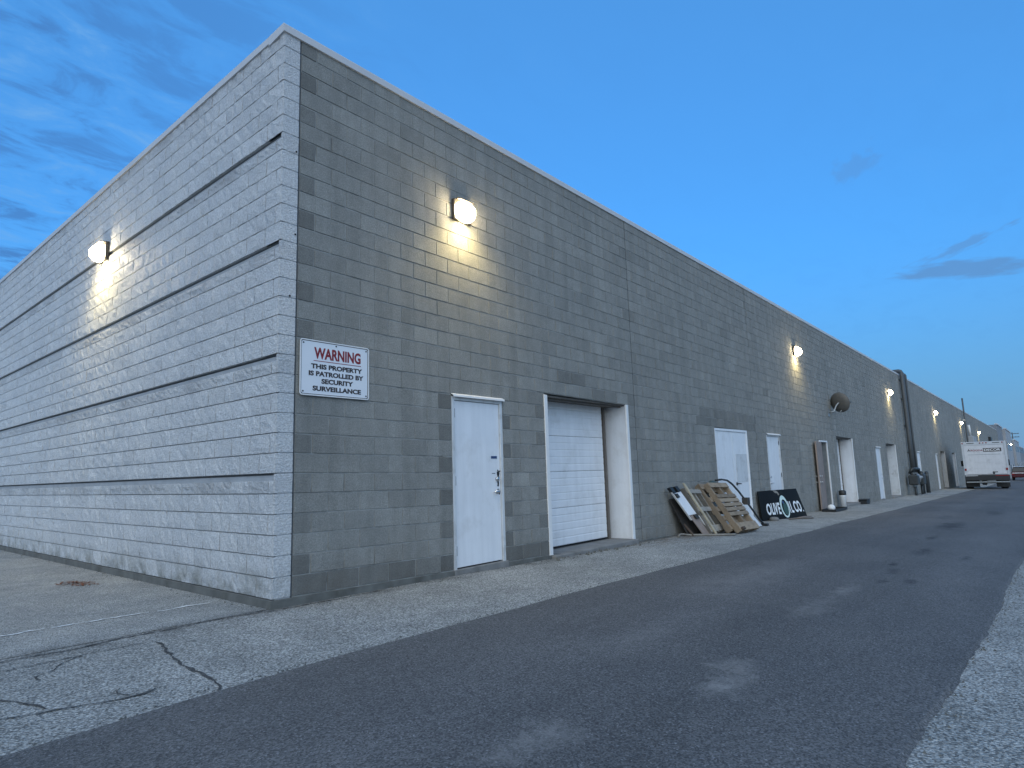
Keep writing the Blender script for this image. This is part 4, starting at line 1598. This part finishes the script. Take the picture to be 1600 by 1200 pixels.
# satellite dish
dx_, dz_ = 21.6, 3.3
t = thing('satellite_dish', 'weathered grey satellite dish on a wall bracket', 'satellite dish', (dx_, 0, dz_ - .4))
ax = Vector((0.90, -0.36, 0.24)).normalized()
c = Vector((21.8, -0.32, 3.30))
m_ = MB()
R_ = 0.36
prof = [(0.001, 0.0)] + [(R_ * k / 7, 0.06 * (k / 7) ** 2) for k in range(1, 8)]
prof += [(R_ + 0.012, 0.064), (R_ + 0.012, 0.050), (R_ * 0.5, 0.005), (0.001, -0.012)]
m_.lathe(prof, c, ax, 22)
m_.build('reflector', 'dish', t)
m_ = MB()
p0 = c - ax * 0.02
m_.tube([p0, p0 + Vector((0, 0.10, -0.10)), (21.55, -0.18, 2.98), (21.5, -0.02, 2.95)], 0.028, 8)
m_.build('mast', 'galv', t)
m_ = MB()
m_.box(21.38, 21.62, -0.02, -0.003, 2.80, 3.10, 0.004)
m_.build('wall_plate', 'galv', t)
m_ = MB()
low = c + Vector((0.03, 0.0, -0.33))
m_.tube([low, c + ax * 0.45 + Vector((0, 0, -0.22)), c + ax * 0.56 + Vector((0, 0, -0.12))], 0.016, 8)
m_.build('feed_arm', 'galv', t)
m_ = MB()
e_ = c + ax * 0.54 + Vector((0, 0, -0.12))
m_.lathe([(0.0, 0), (0.05, 0.0), (0.055, 0.08), (0.03, 0.17), (0, 0.171)], e_, ax, 10)
m_.build('receiver', 'dish', t)

# ------------------------------------------------------------------ tall pipes and gas meter
t = thing('vertical_pipes', 'three dark pipes climbing the wall and hooking over the parapet', 'pipes', (38.6, 0, gwall(38.6)))
for x_, r_, y_ in ((37.9, 0.10, -0.16), (38.55, 0.075, -0.14), (39.65, 0.055, -0.12)):
    m_ = MB()
    zb_ = ground(x_, 0) + 1.2
    m_.tube([(x_, y_, zb_), (x_, y_, 2.5), (x_, y_, 6.10), (x_, y_ + .03, 6.17), (x_, y_ + 0.12, 6.20), (x_, 0.4, 6.20), (x_, 0.46, 6.15), (x_, 0.47, 5.70)], r_, 10)
    m_.build('pipe', 'pipe', t)
for z_ in (1.6, 3.1, 4.6, 5.7):
    m_ = MB()
    m_.box(37.75, 39.78, -0.055, -0.003, z_ - 0.03, z_ + 0.03)
    m_.build('pipe_strap', 'pipe', t)
gm = thing('gas_meter', 'dark gas meter set with regulator and pipework at the foot of the pipes', 'gas meter', (39.4, -0.3, gwall(39.4)))
g0 = ground(39.4, -.3)
m_ = MB()
m_.box(37.5, 38.15, -0.58, -0.14, g0 + 0.60, g0 + 1.12, 0.05)
m_.build('meter_body', 'meter', gm)
m_ = MB()
m_.box(39.5, 40.3, -0.60, -0.12, g0 + 0.55, g0 + 1.15, 0.05)
m_.build('meter_body', 'meter', gm)
m_ = MB()
m_.tube([(37.9, -0.16, g0 + 1.2), (37.9, -0.3, g0 + 1.45), (38.6, -0.35, g0 + 1.45), (39.9, -0.35, g0 + 1.42), (39.9, -0.35, g0 + 1.1)], 0.07, 8)
m_.tube([(38.55, -0.14, g0 + 1.2), (38.7, -0.35, g0 + 1.0), (38.9, -0.4, g0 + 0.8), (39.5, -0.4, g0 + 0.75), (41.0, -0.35, g0 + 0.7), (41.0, -0.3, g0 - 0.1)], 0.065, 8)
m_.tube([(37.7, -0.4, g0 + 0.5), (37.7, -0.4, g0 - 0.1)], 0.06, 8)
m_.tube([(39.9, -0.4, g0 + 0.6), (39.9, -0.4, g0 - 0.1)], 0.06, 8)
m_.build('pipework', 'meter', gm)
m_ = MB()
m_.lathe([(0.0, -0.10), (0.10, -0.10), (0.24, -0.03), (0.24, 0.03), (0.10, 0.10), (0.05, 0.2), (0, 0.2)], (39.0, -0.42, g0 + 0.95), (0, -1, 0.2), 14)
m_.build('regulator', 'galv', gm)
gm.location.x -= 1.3
bol = None
for x_, y_, lab in ((39.6, -0.32, 'dark steel bollard standing closer to the gas meter'), (41.5, -0.34, 'dark steel bollard standing farther right of the gas meter')):
    if bol is None:
        bol = thing('bollard', lab, 'bollard', (x_, y_, ground(x_, y_)), 'bollards guarding the gas meter')
        m_ = MB()
        m_.lathe([(0.11, -0.1), (0.11, 1.18), (0.09, 1.24), (0.04, 1.28), (0, 1.285)], (x_, y_, ground(x_, y_)), n=14)
        m_.build('post', 'meter', bol)
        m_ = MB()
        m_.lathe([(0.112, 0.98), (0.114, 1.0), (0.114, 1.08), (0.112, 1.10)], (x_, y_, ground(x_, y_)), n=14)
        m_.build('band', 'pipe', bol)
    else:
        o = copy_tree(bol)
        o.location = (x_, y_, ground(x_, y_))
        o['label'] = lab

# ------------------------------------------------------------------ box truck
TX = 52.0
TY0, TY1 = -3.90, -1.36
tz = ground(TX, -2.5)
tr = thing('box_truck', 'white box truck parked against the warehouse, seen from behind', 'truck', (TX, (TY0 + TY1) / 2, tz))
b0, b1 = tz + 0.98, tz + 3.32
m_ = MB()
m_.box(TX + 0.06, TX + 6.2, TY0, TY1, b0, b1, 0.03)
m_.build('cargo_box', 'truck', tr)
m_ = MB()
for a, b, c, d in ((TY0, TY0 + 0.13, b0, b1), (TY1 - 0.13, TY1, b0, b1), (TY0 + .131, TY1 - .131, b1 - 0.24, b1)):
    m_.box(TX, TX + 0.055, a, b, c, d, 0.01)
fr = m_.build('rear_frame', 'alu', tr)
zz = [b0 + 0.06 + (b1 - 0.24 - b0 - 0.06) * k / 5 for k in range(6)]
for a, b in zip(zz, zz[1:]):
    m_ = MB()
    m_.box(TX + 0.02, TX + 0.055, TY0 + 0.135, TY1 - 0.135, a + 0.0015, b - 0.0015, 0.002)
    m_.build('door_panel', 'truck', tr)
for y_ in (TY0 + 0.2, (TY0 + TY1) / 2 - 0.18, (TY0 + TY1) / 2, (TY0 + TY1) / 2 + 0.18, TY1 - 0.08):
    m_ = MB()
    m_.lathe([(0.045, 0), (0.04, 0.02), (0, 0.03)], (TX, y_, b1 - 0.10), (-1, 0, 0), 10)
    m_.build('marker_light', 'red_lens', tr)
for a, b in ((TY0 + 0.35, TY0 + 0.75), (TY1 - 0.75, TY1 - 0.32)):
    m_ = MB()
    m_.box(TX - 0.012, TX - 0.001, a, b, b1 - 0.125, b1 - 0.085)
    m_.build('roof_slot', 'black', tr)
cy0, cy1 = TY0, TY1


def tmap(u, v, h):
    return (TX + 0.0195 - h, cy1 + u * (cy0 - cy1), b0 + v * (b1 - b0))


text_obj('lettering', 'A', tmap, 'sign_black', tr, 0.02, 0.004, (0.13, 0.195, 0.71, 0.785))
text_obj('lettering', 'ROODA', tmap, 'sign_red', tr, 0.02, 0.004, (0.205, 0.475, 0.715, 0.765))
m_ = MB()
m_.hexa([tmap(0.485, 0.69, 0.001), tmap(0.885, 0.69, 0.001), tmap(0.885, 0.69, 0.004), tmap(0.485, 0.69, 0.004), tmap(0.485, 0.80, 0.001), tmap(0.885, 0.80, 0.001), tmap(0.885, 0.80, 0.004), tmap(0.485, 0.80, 0.004)])
m_.build('name_plate', 'sign_black', tr)
text_obj('lettering', 'DECOR', lambda u, v, h: tmap(u, v, h + 0.0042), 'letter', tr, 0.02, 0.003, (0.505, 0.865, 0.712, 0.78))
m_ = MB()
m_.hexa([tmap(0.13, 0.605, 0.001), tmap(0.85, 0.605, 0.001), tmap(0.85, 0.605, 0.003), tmap(0.13, 0.605, 0.003), tmap(0.13, 0.617, 0.001), tmap(0.85, 0.617, 0.001), tmap(0.85, 0.617, 0.003), tmap(0.13, 0.617, 0.003)])
m_.build('pinstripe', 'galv', tr)
m_ = MB()
m_.box(TX - 0.05, TX + 0.25, TY0 + 0.02, TY1 - 0.02, tz + 0.62, b0 - 0.001, 0.01)
m_.build('bumper', 'black', tr)
m_ = MB()
m_.box(TX - 0.055, TX - 0.051, TY1 - 0.75, TY1 - 0.06, b0 - 0.06, b0 - 0.01)
m_.build('reflector_strip', 'alu', tr)
m_ = MB()
m_.box(TX - 0.055, TX - 0.051, TY0 + 0.06, TY0 + 0.80, b0 - 0.06, b0 - 0.01)
m_.build('reflector_strip', 'red_lens', tr)
m_ = MB()
m_.box(TX - 0.02, TX + 0.018, (TY0 + TY1) / 2 - 0.45, (TY0 + TY1) / 2 - 0.35, b0 + 0.06, b0 + 0.24, 0.005)
m_.box(TX - 0.02, TX + 0.018, (TY0 + TY1) / 2 - 0.62, (TY0 + TY1) / 2 - 0.46, b0 + 0.19, b0 + 0.23, 0.005)
m_.build('door_latch', 'black', tr)
m_ = MB()
m_.box(TX - 0.05, TX + 0.1, TY0 + 0.05, TY1 - 0.05, tz + 0.46, tz + 0.54, 0.01)
m_.build('step_bar', 'galv', tr)
m_ = MB()
m_.box(TX + 0.3, TX + 7.6, -2.9, -2.0, tz + 0.60, tz + 0.95)
m_.build('chassis', 'black', tr)
m_ = MB()
m_.tube([(TX + 1.4, TY0 + 0.4, tz + 0.45), (TX + 1.4, TY1 - 0.4, tz + 0.45)], 0.09, 8)
m_.lathe([(0.0, -.2), (0.2, -.12), (0.2, .12), (0, .2)], (TX + 1.4, -2.44, tz + 0.45), (0, 1, 0), 12)
m_.build('axle', 'galv', tr)
for a, b in ((TY0 + 0.04, TY0 + 0.80), (TY1 - 0.80, TY1 - 0.04)):
    m_ = MB()
    m_.box(TX + 0.78, TX + 0.80, a, b, tz + 0.13, tz + 0.9)
    m_.build('mud_flap', 'black', tr)
for x_ in (TX + 1.4, TX + 6.6):
    for s_ in (TY0 + 0.12, TY1 - 0.52 + 0.1):
        w_ = 0.44 if x_ < TX + 3 else 0.25
        m_ = MB()
        yc = s_ + 0.16
        m_.lathe([(0.25, 0.0), (0.40, 0.0), (0.45, 0.04), (0.45, w_ - 0.04), (0.40, w_), (0.25, w_)], (x_, yc - .16, tz + 0.45), (0, 1, 0), 20)
        wheel = m_.build('wheel', 'tyre', tr)
        m_ = MB()
        m_.lathe([(0.249, 0.03), (0.12, 0.06), (0.1, w_ - .06), (0.249, w_ - 0.03)], (x_, yc - .16, tz + 0.45), (0, 1, 0), 16)
        m_.build('rim', 'alu', wheel)
m_ = MB()
m_.prism([(TX + 6.25, tz + 0.55), (TX + 8.9, tz + 0.55), (TX + 8.9, tz + 1.25), (TX + 8.1, tz + 1.45), (TX + 7.5, tz + 2.35), (TX + 6.25, tz + 2.45)], -3.5, -1.4, 'y')
m_.build('cab', 'truck', tr)
for y_, s_ in ((TY1, 1), (TY0, -1)):
    m_ = MB()
    yy0 = y_ + s_ * 0.06
    m_.box(TX + 7.2, TX + 7.3, min(yy0, yy0 + s_ * 0.22), max(yy0, yy0 + s_ * 0.22), tz + 1.55, tz + 2.0, 0.02)
    m_.tube([(TX + 7.3, y_ - s_ * 0.3, tz + 1.5), (TX + 7.25, yy0 + s_ * .05, tz + 1.6)], 0.02, 6)
    m_.build('mirror', 'black', tr)
    m_ = MB()
    m_.box(TX - 0.03, TX - 0.001, y_ - s_ * 0.11 - 0.04, y_ - s_ * 0.11 + 0.04 + .03, b0 + 0.32, b0 + 0.47, 0.008)
    m_.build('tail_light', 'red_lens', tr)

tr.rotation_euler = (0, 0, math.radians(3.5))

# ------------------------------------------------------------------ parked car past the truck
def car(loc_x, yc, label, paint, roof_paint):
    z = ground(loc_x, yc)
    t = thing('parked_car', label, 'car', (loc_x, yc, z), 'cars parked far along the lane')
    hw = 0.93
    L = [(0.0, 0.42), (0.02, 0.95), (0.10, 1.05), (3.4, 1.08), (4.45, 0.95), (4.6, 0.62), (4.55, 0.38), (0.1, 0.36)]
    m_ = MB()
    m_.prism([(loc_x + a, z + b) for a, b in L], yc - hw, yc + hw, 'y')
    m_.build('body', paint, t)
    m_ = MB()
    lo = [(0.12, 1.05), (3.3, 1.08)]
    hi = [(0.45, 1.62), (2.5, 1.62)]
    m_.hexa([(loc_x + 0.12, yc - hw + .03, z + 1.055), (loc_x + 3.3, yc - hw + .03, z + 1.075), (loc_x + 3.3, yc + hw - .03, z + 1.075), (loc_x + .12, yc + hw - .03, z + 1.055),
             (loc_x + .45, yc - .72, z + 1.60), (loc_x + 2.5, yc - .72, z + 1.60), (loc_x + 2.5, yc + .72, z + 1.60), (loc_x + .45, yc + .72, z + 1.60)], 0.03)
    m_.build('windows', 'glass', t)
    m_ = MB()
    m_.box(loc_x + 0.36, loc_x + 2.55, yc - .74, yc + .74, z + 1.601, z + 1.68, 0.03)
    m_.build('roof', roof_paint, t)
    m_ = MB()
    m_.box(loc_x - 0.09, loc_x - 0.001, yc - hw + .02, yc + hw - .02, z + 0.40, z + 0.62, 0.03)
    m_.build('bumper', paint, t)
    m_ = MB()
    m_.box(loc_x - 0.03, loc_x - 0.002, yc - hw + .1, yc + hw - .1, z + 0.86, z + 0.94, 0.008)
    m_.build('chrome_strip', 'plastic_white', t)
    for s_ in (-1, 1):
        m_ = MB()
        m_.box(loc_x - 0.02, loc_x + 0.1, yc + s_ * (hw - .16) - .12, yc + s_ * (hw - .16) + .12, z + 0.68, z + 0.84, 0.01)
        m_.build('tail_light', 'red_lens', t)
        for wx in (0.9, 3.7):
            m_ = MB()
            m_.lathe([(0.2, -0.1), (0.31, -0.1), (0.34, -0.07), (0.34, 0.07), (0.31, 0.1), (0.2, 0.1)], (loc_x + wx, yc + s_ * (hw - .1), z + 0.34), (0, 1, 0), 16)
            m_.build('wheel', 'tyre', t)
    return t


car(95, -3.50, 'maroon car with pale roof at the right edge beyond the box truck', 'car_red', 'car_silver')

# ------------------------------------------------------------------ on the roof and far wall
t = thing('rooftop_unit', 'pale boxy ventilation unit standing on the warehouse roof', 'roof vent', (63.5, 3, ROOF - .18))
m_ = MB()
m_.box(61.5, 66.5, 2.2, 4.4, ROOF - .179, ROOF + 1.5, 0.03)
m_.build('casing', 'far_pale', t)
m_ = MB()
m_.box(61.3, 66.7, 2.0, 4.6, ROOF + 1.501, ROOF + 1.6, 0.02)
m_.build('lid', 'galv', t)
t = thing('vent_pipe', 'tall thin vent pipe rising past the parapet behind the truck', 'pipe', (73.0, -0.2, 2))
m_ = MB()
m_.tube([(74.0, -0.2, 1.2), (74.0, -0.2, 3.2), (73.9, -0.2, 7.2)], 0.07, 8)
m_.build('pipe', 'pipe', t)
m_ = MB()
m_.box(73.85, 74.15, -0.24, -0.002, 4.9, 5.1)
m_.build('bracket', 'galv', t)
t = thing('wall_cabinet', 'pale cabinet fixed high on the wall above the box truck', 'cabinet', (79, -0.2, 2.2))
m_ = MB()
m_.box(77.5, 81.5, -0.45, -0.003, 2.3, 3.5, 0.03)
m_.build('cabinet_body', 'far_pale', t)
m_ = MB()
m_.tube([(77.8, -0.2, 3.5), (77.4, -0.2, 4.6)], 0.12, 8)
m_.build('duct', 'white_trim', t)
t = thing('wall_vent', 'small dark vent on the far wall right of the last lamp', 'vent', (112, 0, 4))
m_ = MB()
m_.box(110.5, 113, -0.3, -0.002, 3.4, 4.2, 0.03)
m_.build('hood', 'black', t)

# stepped buildings beyond the warehouse
fb = thing('far_building', 'hazy grey stepped building beyond the end of the warehouse', 'building', (140, 0, -2.3))
m_ = MB()
segs = [(139, 158, 7.1), (158.01, 185, 6.9), (185.01, 205, 5.9), (205.01, 245, 5.6), (245.01, 330, 4.6)]
for k, (a, b, h) in enumerate(segs):
    m_ = MB()
    y0 = -0.5 if k % 2 else 0.0
    m_.box(a, b, y0, 22, -5, h)
    w_ = m_.build('wall', 'far_pale' if k % 2 else 'far_wall', fb)
    m_ = MB()
    m_.box(a - 0.05, b + 0.004, y0 - 0.12, y0 + 0.3, h + 0.001, h + 0.22)
    m_.build('coping', 'coping', w_)
    for q in range(int((b - a) / 7)):
        m_ = MB()
        xx = a + 2.5 + q * 7
        m_.box(xx, xx + 2.6, y0 - 0.05, y0 - 0.001, 2.6, 4.1, 0.01)
        m_.build('window', 'glass', w_)
        m_ = MB()
        m_.box(xx, xx + 2.4, y0 - 0.06, y0 - 0.001, -3.2, -0.4, 0.01)
        m_.build('door', 'white_old' if q % 2 else 'meter', w_)
for a, b, y_, z0_, h in ((146, 152, 4, 7.1, 1.6), (166, 172, 3, 6.9, 1.5), (192, 197, 2, 5.9, 1.8), (215, 223, 3, 5.6, 1.7)):
    m_ = MB()
    m_.box(a, b, y_, y_ + 4, z0_ - .1, z0_ + h, 0.05)
    m_.build('roof_unit', 'far_pale', fb)
far_lamp = copy_tree(wl)
far_lamp.location = (176, -0.5, 4.05)
far_lamp['label'] = 'lit wall lamp on the far stepped building beside the truck corner'

# utility poles
up = None
for x_, y_, h_, lab in ((235, 6, 13.5, 'nearer timber utility pole with crossarms beyond the far building'), (330, 3, 15.5, 'farthest timber utility pole with crossarms at the right edge')):
    if up is None:
        g_ = ground(x_, 0)
        up = thing('utility_pole', lab, 'utility pole', (x_, y_, g_), 'utility poles in the distance')
        m_ = MB()
        m_.tube([(x_, y_, g_ - 1), (x_, y_, g_ + h_)], [0.22, 0.15], 8)
        m_.build('post', 'pole', up)
        for z_ in (h_ - 0.6, h_ - 2.0):
            m_ = MB()
            m_.box(x_ - 0.1, x_ + 0.1, y_ - 2.2, y_ + 2.2, g_ + z_ - 0.12, g_ + z_ + 0.12)
            m_.build('crossarm', 'pole', up)
            for q in (-2, -0.9, 0.9, 2):
                m_ = MB()
                m_.lathe([(0.05, 0), (0.08, 0.08), (0.05, 0.25), (0, 0.26)], (x_, y_ + q, g_ + z_ + 0.121), n=8)
                m_.build('insulator', 'galv', up)
    else:
        o = copy_tree(up)
        o.location = (x_, y_, ground(x_, 0) + 1.5)
        o['label'] = lab

# a drift of rust-coloured leaves on the pad
m_ = MB()
random.seed(31)
for k in range(150):
    r = random.random() ** 0.8 * 0.9
    a = random.uniform(0, 6.28)
    x = -0.57 + 0.17 * r * math.cos(a) - 0.10 * r * math.sin(a)
    y = 3.70 + 0.42 * r * math.sin(a)
    z = ground(x, y) + 0.008 + random.uniform(0, 0.028) * max(0, 1 - r)
    s = random.uniform(0.012, 0.032)
    th = random.uniform(0, 6.28)
    tl = random.uniform(-0.5, 0.5)
    q = [(s, 0), (0.3 * s, 0.5 * s), (-s, 0.1 * s), (-0.2 * s, -0.5 * s)]
    m_.add([(x + math.cos(th) * u - math.sin(th) * v, y + math.sin(th) * u + math.cos(th) * v, z + tl * u * 0.6 + 0.002) for u, v in q], [(0, 1, 2, 3)])
tag(m_.build('fallen_leaves', 'rust', tinted=True), kind='stuff')
# loose grit and wind-blown bits along the foot of the walls
m_ = MB()
for k in range(420):
    if k < 260:
        x, y = random.uniform(0.3, 16), -abs(random.gauss(0.03, 0.10)) - 0.03
        if random.random() < 0.3:
            x = random.uniform(4.4, 7.2)
    else:
        x, y = -abs(random.gauss(0.02, 0.06)) - 0.035, random.uniform(0, 12)
    s = random.uniform(0.005, 0.016) * (2.2 if 4.3 < x < 7.3 else 1)
    z = ground(x, y)
    p = [(x + s * random.uniform(.6, 1.2) * c_, y + s * random.uniform(.6, 1.2) * d_, z + e_ * s) for c_, d_, e_ in ((1, 0, 0), (-.5, .8, 0), (-.5, -.8, 0), (0, 0, 1.1))]
    m_.add(p, [(0, 1, 3), (1, 2, 3), (2, 0, 3)])
for k in range(900):
    if k < 520:
        x = random.uniform(-2.6, 14)
        y = road_edge_near(x) + random.gauss(0.015, 0.035)
    else:
        x = random.uniform(-0.8, 12)
        y = road_edge_far(x) - random.gauss(0.01, 0.06)
    s = random.uniform(0.004, 0.013)
    z = ground(x, y) + 0.001
    p = [(x + s * random.uniform(.6, 1.3) * c_, y + s * random.uniform(.6, 1.3) * d_, z + e_ * s) for c_, d_, e_ in ((1, 0, 0), (-.5, .8, 0), (-.5, -.8, 0), (0.1, 0, 1.0))]
    m_.add(p, [(0, 1, 3), (1, 2, 3), (2, 0, 3)])
tag(m_.build('loose_grit', 'foundation', tinted=True), kind='stuff')

bpy.context.view_layer.update()
